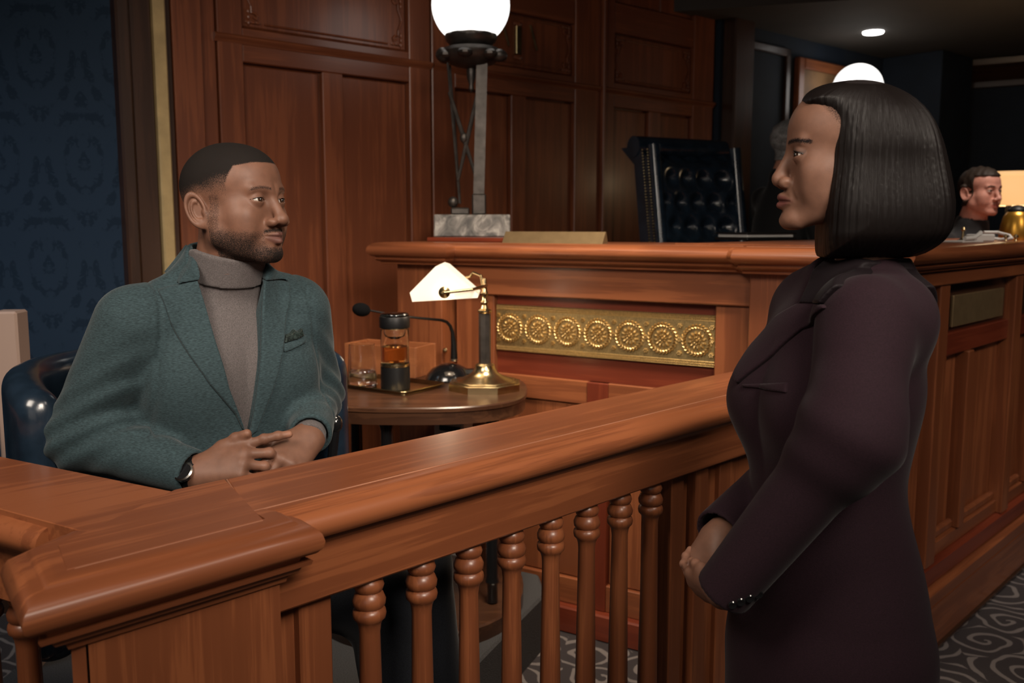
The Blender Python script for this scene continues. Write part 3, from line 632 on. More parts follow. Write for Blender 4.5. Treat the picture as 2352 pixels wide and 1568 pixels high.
for x0, x1, z0, z1 in ((0, .07, 1.75, 2.62), (.66, .73, 1.75, 2.62), (.07, .66, 2.55, 2.62), (.07, .66, 1.75, 1.82)): q = MB(); q.box(x0, x1, -.05, -.005, z0, z1, .008); q.build('frame_member', 'wood_x', pic)
plain('old_canvas', (.16, .085, .035, 1), .6, noise=.6, nscale=5); q = MB(); q.box(.07, .66, -.03, -.01, 1.82, 2.55); q.build('canvas', 'old_canvas', pic)
# ------------------------------------------------------------------ right side of the bench top: papers, vessel, desk lamp
def onbench(px, y, z=1.439): p = at(px, 540, y); return Vector((p.x, y, z))
p = onbench(2252, 3.62); q = MB(); q.box(-.045, .045, -.03, .03, 0, .028, .004); o = q.build('paper_stack', 'paper'); o.location = p; o.rotation_euler = (0, 0, .3); tag(o, 'small white stack of papers on the bench edge', 'papers')
p = onbench(2208, 3.45); q = MB(); q.box(-.06, .06, -.05, .05, 0, .006, .001); q.tube([(-.05, -.05, .014), (0, -.052, .016), (.03, -.05, .028), (.045, -.048, .036)], .008, 8); o = q.build('folded_paper', 'paper'); o.location = p; o.rotation_euler = (0, 0, .5); tag(o, 'curled white folded paper beside the standing woman\'s hair', 'papers')
p = onbench(2290, 3.75); q = MB(); q.tube([(-.05, -.03, .012), (-.01, -.05, .006), (.04, -.04, .010), (.05, .0, .022), (.02, .04, .034), (-.04, .03, .034)], .006, 8); o = q.build('cable_loop', 'paper'); o.location = p; tag(o, 'looped pale cord lying on the bench top', 'cord')
p = onbench(2212, 3.60); q = MB(); q.lathe([(.02, 0), (.02, .006), (.006, .012), (.005, .04), (.009, .046), (.006, .055), (0, .058)], n=14); o = q.build('brass_stand', 'brass'); o.location = p; tag(o, 'little brass stand beside the folded paper', 'stand')
for px, lab in ((2311, 'small gold ornament left of the gold vessel'), (2334, 'small gold ornament right in front of gold vessel')):
    p = onbench(px, 3.68); q = MB(); q.lathe([(.006, 0), (.004, .008), (.009, .014), (.009, .022), (0, .028)], n=12); o = q.build('gold_ornament', 'brass'); o.location = p; tag(o, lab, 'ornament')
plain('gold_paint', (.52, .27, .04, 1), .32, .85)
bl = empty('gold_vessel', onbench(2333, 3.95), 0, 'gold bell-shaped vessel with dark lid on bench top', 'vessel')
q = MB(); q.lathe([(0, 0), (.066, 0), (.068, .006), (.062, .06), (.052, .10), (.040, .118), (.03, .122)], n=32); q.build('bell', 'gold_paint', bl)
q = MB(); q.lathe([(.038, .120), (.036, .13), (.02, .145), (0, .148)], n=24); q.build('lid', 'black_plastic', bl)
sl = empty('shade_lamp', (at(2318, 455, 5.1).x, 5.1, 1.453), 0, 'lit amber lamp with flared shade at right edge', 'lamp')
emit('amber_shade', (1, .55, .20, 1), .9)
q = MB(); q.lathe([(.125, .155), (.14, .18), (.165, .25), (.195, .315), (.203, .318), (.203, .335), (.195, .335), (.16, .25), (.12, .157)], n=36, cap=False); q.build('shade', 'amber_shade', sl)
q = MB(); q.lathe([(.08, 0), (.08, .012), (.02, .03), (.015, .16), (.02, .18)], n=20); q.build('stand', 'black_plastic', sl)
l = bpy.data.lights.new('shade_lamp_bulb', 'POINT'); l.energy = 5; l.color = (1, .70, .40); l.shadow_soft_size = .05; o = bpy.data.objects.new('shade_lamp_bulb', l); C.objects.link(o); o.parent = sl; o.location = (0, 0, .36)
# ------------------------------------------------------------------ implicit surface toolkit (smooth blends, meshed by surface nets)
F32 = np.float32
def V(*a): return np.array(a, F32)
def ell(P, c, r, R=None):
    p = P-V(*c)
    if R is not None: p = p @ R
    r = V(*r); k0 = np.sqrt(((p/r)**2).sum(1)); k1 = np.sqrt(((p/(r*r))**2).sum(1))+1e-9
    return k0*(k0-1)/k1
def sph(P, c, r): return np.sqrt(((P-V(*c))**2).sum(1))-r
def cap(P, a, b, ra, rb=None):
    rb = ra if rb is None else rb; a = V(*a); b = V(*b); ab = b-a; p = P-a
    t = np.clip((p @ ab)/max(float(ab @ ab), 1e-12), 0, 1)
    return np.sqrt(((p-t[:, None]*ab)**2).sum(1))-(ra+(rb-ra)*t)
def chain(P, pts, rs, k=.01):
    d = None
    for i in range(len(pts)-1):
        e = cap(P, pts[i], pts[i+1], rs[i], rs[i+1]); d = e if d is None else smin(d, e, k)
    return d
def rbox(P, c, h, r, R=None):
    p = P-V(*c)
    if R is not None: p = p @ R
    q = np.abs(p)-V(*h)+r
    return np.sqrt((np.maximum(q, 0)**2).sum(1))+np.minimum(q.max(1), 0)-r
def smin(a, b, k): h = np.maximum(k-np.abs(a-b), 0)/k; return np.minimum(a, b)-h*h*k*.25
def smax(a, b, k): h = np.maximum(k-np.abs(a-b), 0)/k; return np.maximum(a, b)+h*h*k*.25
def ssub(a, b, k): return smax(a, -b, k)
def poly2(u, v, poly):
    d = np.full(u.shape, 1e9, F32); ins = np.zeros(u.shape, bool); n = len(poly)
    for i in range(n):
        ax, ay = poly[i]; bx, by = poly[(i+1) % n]; ex, ey = bx-ax, by-ay; wx, wy = u-ax, v-ay
        t = np.clip((wx*ex+wy*ey)/(ex*ex+ey*ey+1e-12), 0, 1); d = np.minimum(d, (wx-ex*t)**2+(wy-ey*t)**2)
        cnd = (ay > v) != (by > v)
        with np.errstate(divide='ignore', invalid='ignore'): xx = (bx-ax)*(v-ay)/(by-ay if by != ay else 1e-9)+ax
        ins ^= cnd & (u < xx)
    d = np.sqrt(d); return np.where(ins, -d, d).astype(F32)
def gauss(P, c, s): return np.exp(-(((P-V(*c))/V(*(s if isinstance(s, tuple) else (s, s, s))))**2).sum(1))
def sstep(x, a, b): t = np.clip((x-a)/(b-a), 0, 1); return t*t*(3-2*t)
def polygonize(f, lo, hi, h, B=8):
    lo = np.array(lo, float); hi = np.array(hi, float); nb = np.ceil((hi-lo)/(h*B)).astype(int); n = nb*B
    bc = np.stack(np.meshgrid(*[np.arange(k) for k in nb], indexing='ij'), -1).reshape(-1, 3)
    cd = f((lo+(bc*B+(B-1)/2)*h).astype(F32)); act = np.abs(cd) < h*B*1.35
    D = np.where(cd > 0, 1.0, -1.0).astype(F32).reshape(nb).repeat(B, 0).repeat(B, 1).repeat(B, 2)
    ab = bc[act]; loc = np.stack(np.meshgrid(*[np.arange(B)]*3, indexing='ij'), -1).reshape(-1, 3)
    for s in range(0, len(ab), 300):
        ix = (ab[s:s+300, None, :]*B+loc[None]).reshape(-1, 3); D[ix[:, 0], ix[:, 1], ix[:, 2]] = f((lo+ix*h).astype(F32))
    neg = D < 0
    cnt = sum(neg[i:n[0]-1+i, j:n[1]-1+j, k:n[2]-1+k].astype(np.int8) for i in (0, 1) for j in (0, 1) for k in (0, 1))
    cells = np.argwhere((cnt > 0) & (cnt < 8)); acc = np.zeros((len(cells), 3)); num = np.zeros(len(cells))
    cor = [(i, j, k) for i in (0, 1) for j in (0, 1) for k in (0, 1)]
    val = {c: D[cells[:, 0]+c[0], cells[:, 1]+c[1], cells[:, 2]+c[2]].astype(float) for c in cor}
    for c in cor:
        for ax in range(3):
            if c[ax]: continue
            e = list(c); e[ax] = 1; e = tuple(e); a, b = val[c], val[e]; m = (a < 0) != (b < 0)
            t = np.where(m, a/np.where(m, a-b, 1), 0); p = np.tile(np.array(c, float), (len(cells), 1)); p[:, ax] += t
            acc += p*m[:, None]; num += m
    vert = lo+(cells+acc/num[:, None])*h
    idx = np.full(cnt.shape, -1, np.int64); idx[cells[:, 0], cells[:, 1], cells[:, 2]] = np.arange(len(cells)); quads = []
    for ax in range(3):
        sl = [slice(None)]*3; s2 = [slice(None)]*3; sl[ax] = slice(0, -1); s2[ax] = slice(1, None)
        a, b = neg[tuple(sl)], neg[tuple(s2)]; e = np.argwhere(a != b); u, w = [(1, 2), (2, 0), (0, 1)][ax]
        ok = (e[:, u] > 0) & (e[:, w] > 0) & (e[:, u] < n[u]-1) & (e[:, w] < n[w]-1); e = e[ok]; fl = a[e[:, 0], e[:, 1], e[:, 2]]
        def g(du, dw): c = e.copy(); c[:, u] -= du; c[:, w] -= dw; return idx[c[:, 0], c[:, 1], c[:, 2]]
        qd = np.stack([g(1, 1), g(0, 1), g(0, 0), g(1, 0)], 1); qd[~fl] = qd[~fl][:, ::-1]; quads.append(qd)
    return vert, np.concatenate(quads)
def relax(v, q, it=2, lam=.5):
    e = np.concatenate([q[:, [0, 1]], q[:, [1, 2]], q[:, [2, 3]], q[:, [3, 0]]]); e = np.concatenate([e, e[:, ::-1]])
    deg = np.bincount(e[:, 0], minlength=len(v))[:, None]
    for _ in range(it):
        for l in (lam, -lam*1.04):
            s = np.stack([np.bincount(e[:, 0], v[e[:, 1], k], len(v)) for k in range(3)], 1); v = v+l*(s/np.maximum(deg, 1)-v)
    return v
def place(v, R, t): return v @ np.array(R, float).T+np.array(t, float)
def wmat(o):
    M = o.matrix_basis.copy()
    while o.parent is not None: o = o.parent; M = o.matrix_basis @ M
    return M
def meshobj(name, parts, mats, parent=None, inv=None):
    """parts: list of (verts, faces, material index, dict of point attributes)"""
    vs = []; fs = []; mi = []; at_ = {}; off = 0
    keys = set().union(*[set(p[3]) for p in parts])
    for v, q, m, a in parts:
        v = np.asarray(v, float); vs.append(v); fs += [tuple(int(i)+off for i in f) for f in q]; mi += [m]*len(q)
        for k in keys: at_.setdefault(k, []).append(np.asarray(a[k], float) if k in a else np.zeros((len(v),)+((4,) if k.startswith('col') else ())))
        off += len(v)
    vs = np.concatenate(vs)
    if parent is not None:
        M = np.array(wmat(parent).inverted()); vs = vs @ M[:3, :3].T+M[:3, 3]
    me = bpy.data.meshes.new(name); me.from_pydata(vs.tolist(), [], fs)
    for m in mats: me.materials.append(MATS[m])
    me.polygons.foreach_set('material_index', mi); me.update(); me.shade_smooth()
    for k in keys:
        a = np.concatenate(at_[k])
        if k.startswith('col'): me.attributes.new(k, 'FLOAT_COLOR', 'POINT').data.foreach_set('color', a.astype(F32).ravel())
        else: me.attributes.new(k, 'FLOAT', 'POINT').data.foreach_set('value', a.astype(F32))
    o = bpy.data.objects.new(name, me); C.objects.link(o)
    if parent is not None: o.parent = parent
    return o
def uvsphere(c, r, nu=24, nv=16, R=None):
    mb = MB(); mb.ball((0, 0, 0), r, nu, nv); v = np.array(mb.v); v = v if R is None else v @ np.array(R).T
    return v+np.array(c), mb.f
# ------------------------------------------------------------------ skin, hair and cloth materials
def skin(name, rough=.52):
    m, nt, b = nodes(name)
    at_ = N(nt, 'ShaderNodeAttribute', attribute_name='col'); ha = N(nt, 'ShaderNodeAttribute', attribute_name='stubble'); hc = N(nt, 'ShaderNodeAttribute', attribute_name='col_hair')
    tc = N(nt, 'ShaderNodeTexCoord'); n1 = N(nt, 'ShaderNodeTexNoise', i_Scale=760.0, i_Detail=2.0); L(nt, tc.outputs['Object'], n1.inputs['Vector'])
    n2 = N(nt, 'ShaderNodeTexNoise', i_Scale=60.0, i_Detail=4.0); L(nt, tc.outputs['Object'], n2.inputs['Vector'])
    r2 = ramp(nt, n2.outputs[0], [(.3, (.88, .86, .85, 1)), (.7, (1.10, 1.08, 1.06, 1))])
    mul = N(nt, 'ShaderNodeMix', data_type='RGBA', blend_type='MULTIPLY'); mul.inputs[0].default_value = 1; L(nt, at_.outputs['Color'], mul.inputs[6]); L(nt, r2.outputs[0], mul.inputs[7])
    # stipple: hair dots where noise < mask
    sm = N(nt, 'ShaderNodeMath', operation='SUBTRACT'); L(nt, ha.outputs['Fac'], sm.inputs[0]); L(nt, n1.outputs[0], sm.inputs[1])
    sc = N(nt, 'ShaderNodeMath', operation='MULTIPLY_ADD', use_clamp=True); sc.inputs[1].default_value = 2.6; sc.inputs[2].default_value = .5; L(nt, sm.outputs[0], sc.inputs[0])
    st = N(nt, 'ShaderNodeMath', operation='MULTIPLY', use_clamp=True); L(nt, sc.outputs[0], st.inputs[0])
    gt = N(nt, 'ShaderNodeMath', operation='GREATER_THAN'); gt.inputs[1].default_value = .02; L(nt, ha.outputs['Fac'], gt.inputs[0]); L(nt, gt.outputs[0], st.inputs[1])
    mix = N(nt, 'ShaderNodeMix', data_type='RGBA'); L(nt, st.outputs[0], mix.inputs[0]); L(nt, mul.outputs[2], mix.inputs[6]); L(nt, hc.outputs['Color'], mix.inputs[7])
    L(nt, mix.outputs[2], b.inputs['Base Color'])
    rr = N(nt, 'ShaderNodeMath', operation='MULTIPLY_ADD'); rr.inputs[1].default_value = .32; rr.inputs[2].default_value = rough; L(nt, st.outputs[0], rr.inputs[0]); L(nt, rr.outputs[0], b.inputs['Roughness']); b.inputs['Subsurface Weight'].default_value = .12; b.inputs['Subsurface Radius'].default_value = (.010, .004, .002); b.inputs['Subsurface Scale'].default_value = .5
    sv = N(nt, 'ShaderNodeMath', operation='MULTIPLY_ADD'); sv.inputs[1].default_value = -.18; sv.inputs[2].default_value = .34; L(nt, st.outputs[0], sv.inputs[0]); L(nt, sv.outputs[0], b.inputs['Specular IOR Level'])
    bp = N(nt, 'ShaderNodeBump', i_Strength=.10, i_Distance=.0015); ad = N(nt, 'ShaderNodeMath', operation='MULTIPLY_ADD'); ad.inputs[1].default_value = 3.0
    L(nt, st.outputs[0], ad.inputs[0]); L(nt, n1.outputs[0], ad.inputs[2]); L(nt, ad.outputs[0], bp.inputs['Height']); L(nt, bp.outputs[0], b.inputs['Normal'])
    MATS[name] = m
skin('skin')
plain('eye_white', (.40, .36, .32, 1), .2, coat=.3); plain('iris', (.030, .013, .006, 1), .1, coat=1.0); plain('pupil', (.002, .002, .002, 1), .05, coat=1.0)
def strandhair(name, col, hi, sc=(700, 700, 9), rough=.36, bump=.35):
    m, nt, b = nodes(name); tc = N(nt, 'ShaderNodeTexCoord'); mp = N(nt, 'ShaderNodeMapping'); L(nt, tc.outputs['Object'], mp.inputs[0]); mp.inputs['Scale'].default_value = sc
    n = N(nt, 'ShaderNodeTexNoise', i_Scale=1.0, i_Detail=3.0); L(nt, mp.outputs[0], n.inputs['Vector'])
    mp2 = N(nt, 'ShaderNodeMapping'); L(nt, tc.outputs['Object'], mp2.inputs[0]); mp2.inputs['Scale'].default_value = (sc[0]*.13, sc[1]*.13, sc[2]*.4)
    n2 = N(nt, 'ShaderNodeTexNoise', i_Scale=1.0, i_Detail=2.0); L(nt, mp2.outputs[0], n2.inputs['Vector'])
    mm = N(nt, 'ShaderNodeMath', operation='MULTIPLY_ADD'); mm.inputs[1].default_value = .6; L(nt, n2.outputs[0], mm.inputs[0]); L(nt, n.outputs[0], mm.inputs[2])
    L(nt, ramp(nt, mm.outputs[0], [(.6, col), (1.0, hi)]).outputs[0], b.inputs['Base Color'])
    b.inputs['Roughness'].default_value = rough; b.inputs['Specular IOR Level'].default_value = .20
    bp = N(nt, 'ShaderNodeBump', i_Strength=bump, i_Distance=.002); L(nt, mm.outputs[0], bp.inputs['Height']); L(nt, bp.outputs[0], b.inputs['Normal']); MATS[name] = m
def sleek(name, col, hi):
    m, nt, b = nodes(name); au = N(nt, 'ShaderNodeAttribute', attribute_name='su'); av = N(nt, 'ShaderNodeAttribute', attribute_name='sv'); hs = []
    for ku, kv in ((170.0, 5.0), (38.0, 3.0), (420.0, 8.0)):
        c = N(nt, 'ShaderNodeCombineXYZ'); 
        for a, k, i in ((au, ku, 0), (av, kv, 1)): mm = N(nt, 'ShaderNodeMath', operation='MULTIPLY'); mm.inputs[1].default_value = k; L(nt, a.outputs['Fac'], mm.inputs[0]); L(nt, mm.outputs[0], c.inputs[i])
        n = N(nt, 'ShaderNodeTexNoise', i_Scale=1.0, i_Detail=2.0); L(nt, c.outputs[0], n.inputs['Vector']); hs.append(n.outputs[0])
    a1 = N(nt, 'ShaderNodeMath', operation='ADD'); L(nt, hs[0], a1.inputs[0]); L(nt, hs[1], a1.inputs[1]); a2 = N(nt, 'ShaderNodeMath', operation='MULTIPLY_ADD'); a2.inputs[1].default_value = .7; L(nt, hs[2], a2.inputs[0]); L(nt, a1.outputs[0], a2.inputs[2])
    L(nt, ramp(nt, a2.outputs[0], [(.95, col), (1.75, hi)]).outputs[0], b.inputs['Base Color']); b.inputs['Roughness'].default_value = .33; b.inputs['Specular IOR Level'].default_value = .17
    bp = N(nt, 'ShaderNodeBump', i_Strength=.42, i_Distance=.0022); L(nt, a2.outputs[0], bp.inputs['Height']); L(nt, bp.outputs[0], b.inputs['Normal']); MATS[name] = m
sleek('bob_hair', (.0020, .0016, .0016, 1), (.0085, .0064, .0060, 1))
strandhair('grey_hair', (.10, .10, .10, 1), (.30, .30, .30, 1), (300, 300, 120)); 
strandhair('cropped_hair', (.008, .006, .005, 1), (.026, .019, .015, 1), (900, 900, 900), .8, .8); strandhair('brown_hair', (.012, .008, .006, 1), (.03, .02, .014, 1), (500, 500, 200), .6)
def cloth(name, col, fleck=.35, sc=(420, 420, 900), sheen=.12, rough=.85, warp=(0, 0, 0)):
    m, nt, b = nodes(name); tc = N(nt, 'ShaderNodeTexCoord'); mp = N(nt, 'ShaderNodeMapping'); L(nt, tc.outputs['Object'], mp.inputs[0]); mp.inputs['Scale'].default_value = sc; mp.inputs['Rotation'].default_value = warp
    n = N(nt, 'ShaderNodeTexNoise', i_Scale=1.0, i_Detail=2.0); L(nt, mp.outputs[0], n.inputs['Vector'])
    n2 = N(nt, 'ShaderNodeTexNoise', i_Scale=700.0, i_Detail=1.0); L(nt, tc.outputs['Object'], n2.inputs['Vector'])
    d = tuple(c*(1-fleck) for c in col[:3])+(1,); l = tuple(c*(1+fleck) for c in col[:3])+(1,)
    L(nt, ramp(nt, n.outputs[0], [(.32, d), (.68, l)]).outputs[0], b.inputs['Base Color']); b.inputs['Roughness'].default_value = rough; b.inputs['Sheen Weight'].default_value = sheen; b.inputs['Sheen Roughness'].default_value = .4; b.inputs['Specular IOR Level'].default_value = .2
    bp = N(nt, 'ShaderNodeBump', i_Strength=.25, i_Distance=.0012); L(nt, n2.outputs[0], bp.inputs['Height']); L(nt, bp.outputs[0], b.inputs['Normal']); MATS[name] = m
cloth('teal_wool', (.0265, .0455, .0515, 1), .40, (160, 160, 900)); cloth('grey_knit', (.094, .082, .081, 1), .25, (500, 500, 500)); cloth('plum_wool', (.0190, .0076, .0120, 1), .22, sheen=.06); cloth('plum_satin', (.0075, .0042, .0058, 1), .2, rough=.6, sheen=.03)
cloth('navy_trousers', (.014, .016, .021, 1)); cloth('black_robe', (.012, .012, .013, 1)); cloth('white_cotton', (.55, .60, .68, 1), .1); cloth('pocket_silk', (.014, .022, .020, 1), .6, (200, 200, 200), rough=.35)
# ------------------------------------------------------------------ head
HP = dict(w=1.0, jaw=1.0, brow=1.0, nose_w=1.0, nose_l=1.0, lip=1.0, chin=1.0, neck=.056, smile=0.0, lid=1.0, cheek=1.0)
def head_sdf(p):
    def f(P):
        X = P.copy(); X[:, 0] = np.abs(X[:, 0])/p['w']; j = p['jaw']
        d = ell(X, (0, -.012, .036), (.076, .097, .081))
        d = smin(d, ell(X, (0, .034, .040), (.060, .054, .054)), .030)
        d = smin(d, ell(X, (0, .034, -.030), (.056*j, .050, .064)), .030)
        d = smin(d, ell(X, (.047, .048, -.026), (.018, .026, .018)), .030*p['cheek'])
        d = smin(d, ell(X, (.040*j, .040, -.056), (.024, .034, .030*p.get('fat', 1.0))), .025)
        d = smin(d, cap(X, (.058*j, .000, -.030), (.053*j, .004, -.062), .015, .015), .025)
        d = smin(d, cap(X, (.053*j, .006, -.064), (.020, .064+.7*p.get('chy', 0), -.101), .016, .015), .025)
        d = smin(d, ell(X, (0, .026, -.088), (.044*j, .046, .020)), .020)
        d = smin(d, ell(X, (0, .074+.003*(p['chin']-1)+p.get('chy', 0), -.101), (.023, .0165*p['chin'], .0165)), .016)
        d = smin(d, ell(X, (0, .071+p.get('muz', 0), -.064), (.029, .021, .026)), .018)
        d = smin(d, cap(X, (.010, .0845+.003*(p['brow']-1), .0185), (.042, .0745, .0205), .0085*p['brow'], .0075*p['brow']), .014)
        d = ssub(d, ell(X, (.0325, .099, .001), (.021, .0170, .0130)), .011)                       # eye sockets
        d = smin(d, cap(X, (0, .0850, .008), (0, .105*p['nose_l']+p.get('bridge', 0), -.033), .0085, .0100), .012)    # bridge
        d = smin(d, ell(X, (0, .1075*p['nose_l'], -.0380), (.0128, .0122, .0108)), .007)             # tip
        d = smin(d, ell(X, (.0140*p['nose_w'], .0955, -.0425), (.0082*p['nose_w']**.5*p.get('ala', 1), .0118, .0082*p.get('ala', 1))), .007/p.get('ala', 1)**2)
        d = ssub(d, ell(X, (.0075*p['nose_w'], .1010, -.0505), (.0042, .0062, .0040)), .003)
        d = ssub(d, cap(X, (.0235*p['nose_w'], .0945, -.047), (.033, .0835, -.070), .0028*p.get('fold', 1), .002*p.get('fold', 1)), .007)   # nasolabial fold
        z0 = -.0712; mz = p.get('muz', 0)
        cz = z0+.0045*p['smile']*1.0
        d = smin(d, cap(X, (.0035, .0935+mz, z0+.0065), (.0235, .0830+mz, cz+.0012), .0058*p['lip'], .0022), .004)
        d = smin(d, cap(X, (0, .0930+mz, z0-.0070), (.0215, .0830+mz, cz-.0022), .0072*p['lip'], .0024), .004)
        d = ssub(d, cap(X, (0, .1005+mz, z0), (.0255+.001*p['smile'], .0850+mz, cz), .0016, .0016), .0022)
        d = ssub(d, sph(X, (0, .0945+mz*1.6, z0-.0185), .0040), .010)                                      # dip above chin
        d = ssub(d, cap(X, (0, .0985+mz, -.0535), (0, .0975+mz, -.0600), .0014), .004)                    # philtrum
        d = smin(d, sph(X, (.0325, .0738, .0), .0157), .0040)                                      # eyelids
        up = p['lid']; q = X-V(.0325, .090, -.0002); u = q[:, 0]/.0162; zz = q[:, 2]
        top = .0050*up*(1-u*u)+.0010*u; bot = -.0042*p.get('lidb', 1)*(1-u*u)+.0010*u
        slit = np.maximum(np.maximum(zz-top, bot-zz), np.maximum(np.abs(q[:, 0])-.0162, -(q[:, 1]+.0110)))
        d = smax(d, -slit, .0012)
        d = ssub(d, cap(X, (.0205, .0925, .0088), (.0455, .0860, .0080), .0013), .0028)              # lid crease
        # ear
        e = X-V(.0745, -.021, -.012); e = np.stack([e[:, 0]*.90-e[:, 1]*(-.42), e[:, 1]*.90+e[:, 0]*(-.42), e[:, 2]], 1)
        ue, ve, we = e[:, 1]-(-.004), e[:, 2], e[:, 0]-.0075; lean = ue+ve*.18
        rho = np.sqrt((lean/.0165)**2+(ve/.0290)**2)+1e-6
        ring = np.sqrt(((rho-1)*.0195)**2+(we-.002)**2)-.0038
        plate = np.maximum((rho-1)*.018, np.abs(we+.0035)-.0030)
        rho2 = np.sqrt(((lean-.002)/.0100)**2+((ve+.002)/.0180)**2); anti = np.sqrt(((rho2-1)*.0125)**2+(we-.0005)**2)-.0026
        ear = smin(smin(ring, plate, .004), np.where(lean < .006, anti, .02), .003)
        ear = smin(ear, ell(np.stack([we, lean, ve], 1), (.000, .006, -.0265), (.0042, .0080, .0090)), .006)
        ear = smin(ear, ell(np.stack([we, lean, ve], 1), (.001, .0135, -.006), (.0040, .0040, .0065)), .004)
        d = smin(d, ear, .006)
        d = smin(d, chain(P, [(0, -.020, -.050), (0, -.034, -.130), (0, -.045, -.230)], [p['neck']*1.0, p['neck'], p['neck']*1.12], .03), .022)
        d = smin(d, cap(X, (.052, -.018, -.050), (.020, .006, -.190), .011, .012), .018)
        return d
    return f
def head_parts(p, R, T, base, lip, hairmask=None, haircol=(.010, .007, .006, 1), h=.0017, s=1.0, gaze=(0, 0), low=-.20):
    f = head_sdf(p); v, q = polygonize(f, (-.105, -.125, low), (.105, .135, .130), h); v = relax(v, q, 1)
    X = np.abs(v[:, 0]); y, z = v[:, 1], v[:, 2]; col = np.tile(np.array(base, float), (len(v), 1))
    m = np.exp(-((X/.026)**4))*np.exp(-(((z+.0715)/.0125)**4))*sstep(y, .080, .087)*np.where(np.abs(z+.0715) < .0145, 1, 0)
    m *= sstep(.0145-np.abs(z+.0715)-X*.42, -.001, .002); col[:, :3] = col[:, :3]*(1-m[:, None])+np.array(lip[:3])*m[:, None]
    br = np.exp(-((v-np.array([0, 0, 0]))[:, 0]*0)); u = (X-.0325)/p.get('brow_l', .0200)
    bm = sstep(1-np.abs(u), 0, .25)*np.exp(-(((z-(.0190+.0035*(1-u*u)-.002*(u > .3)*(u-.3)))/p.get('brow_t', .0038))**2))*(y > .055)
    if 'brow_col' in p: bm *= p['brow_col']
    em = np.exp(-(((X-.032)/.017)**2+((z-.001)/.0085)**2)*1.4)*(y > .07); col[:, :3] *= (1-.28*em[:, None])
    stub = bm*.95
    if 'liner' in p:
        uu = (X/p['w']-.0325)/.0162; tp_ = .0050*p['lid']*(1-uu*uu)+.0010*uu; ln = np.exp(-((z-tp_-.0010)/.0016)**2)*(np.abs(uu) < 1.0)*(y > .066); wing = 0*z; sh = np.exp(-(((z-tp_-.0035)/.0032)**2))*(np.abs(uu) < 1.05)*(y > .066)*.55; ln = np.maximum(ln, sh)
        lm = np.clip(np.maximum(ln, wing)*p['liner'], 0, 1)[:, None]; col[:, :3] = col[:, :3]*(1-lm)+np.array([.006, .004, .004])*lm
    if hairmask is not None: stub = np.maximum(stub, hairmask(v))
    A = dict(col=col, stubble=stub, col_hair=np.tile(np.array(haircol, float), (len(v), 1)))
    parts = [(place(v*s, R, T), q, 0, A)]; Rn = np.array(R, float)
    for sg in (-1, 1):
        c = np.array([sg*.0325*p['w'], .0738, 0]); ev, ef = uvsphere((0, 0, 0), .0141, 28, 20); parts.append((place((ev+c)*s, R, T), ef, 1, {}))
        lash = []
        for t in np.linspace(-.98, 1.06, 14): lx = .0325+.0162*t; lz = .0050*p['lid']*(1-t*t)+.0010*t+.0002; rr_ = .0153; yy = .0738+math.sqrt(max(rr_**2-(lx-.0325)**2-lz**2, 1e-6)); lash.append((sg*lx*p['w'], yy, lz))
        mb = MB(); mb.tube(lash, [p.get('lash', .0005)*(.5+.5*math.sin(PI*(k+.5)/14)**.5) for k in range(14)], 6); parts.append((place(np.array(mb.v)*s, R, T), mb.f, 3, {}))
        gx, gz = gaze; g = np.array([math.sin(gx)*math.cos(gz), math.cos(gx)*math.cos(gz), math.sin(gz)])
        a = np.cross(g, [0, 0, 1.0]); a /= np.linalg.norm(a); b2 = np.cross(a, g); G = np.stack([a, b2, g], 1)
        for rad, dep, mi in ((.0066, .0135, 2), (.0029, .0150, 3)):
            mb = MB(); mb.lathe([(rad, 0), (rad*.7, .0010), (0.0001, .0016)], n=22, cap=False); iv = np.array(mb.v)+np.array([0, 0, dep-.0010]); parts.append((place((iv @ G.T+c)*s, R, T), mb.f, mi, {}))
    return parts
def basis(fwd, roll=0.0, pitch=0.0):
    """columns: right, forward, up for a figure facing the plan direction fwd; pitch lifts the chin"""
    f = np.array([fwd[0], fwd[1], 0.0]); f /= np.linalg.norm(f); r = np.array([f[1], -f[0], 0]); up = np.array([0, 0, 1.0])
    f2 = f*math.cos(pitch)+up*math.sin(pitch); u2 = np.cross(r, f2)
    r3 = r*math.cos(roll)+u2*math.sin(roll); u3 = np.cross(r3, f2); return np.stack([r3, f2, u3], 1)
BODY_M = ['skin', 'eye_white', 'iris', 'pupil']

def largest(v, q):
    lab = np.arange(len(v)); e = np.concatenate([q[:, [0, 1]], q[:, [1, 2]], q[:, [2, 3]], q[:, [3, 0]]])
    while True:
        m = np.minimum(lab[e[:, 0]], lab[e[:, 1]]); n = lab.copy(); np.minimum.at(n, e[:, 0], m); np.minimum.at(n, e[:, 1], m); n = n[n]
        if (n == lab).all(): break
        lab = n
    k = np.argmax(np.bincount(lab)); keep = lab == k; idx = np.cumsum(keep)-1; return v[keep], idx[q[keep[q[:, 0]]]]
def raycast(f, px, py, y0=.9, n=700, step=.003):
    """first hit of the sight line through a photo pixel with an implicit surface, used to lay out seams on cloth"""
    d = np.array(at(px, py, 1.0))-np.array([0, 0, 1.5]); P = (np.array([0, 0, 1.5])+d[None]*(y0+np.arange(n)*step)[:, None]).astype(F32); v = f(P); k = int(np.argmax(v < 0)) if (v < 0).any() else -1
    return P[k] if k >= 0 else None
def trace(f, R, T, pts, y0=.9):
    out = []
    for p in pts:
        h = raycast(f, p[0], p[1], y0)
        if h is not None: q = np.array(R).T @ (h-np.array(T)); out.append((float(q[0]), float(q[2])))
    return out
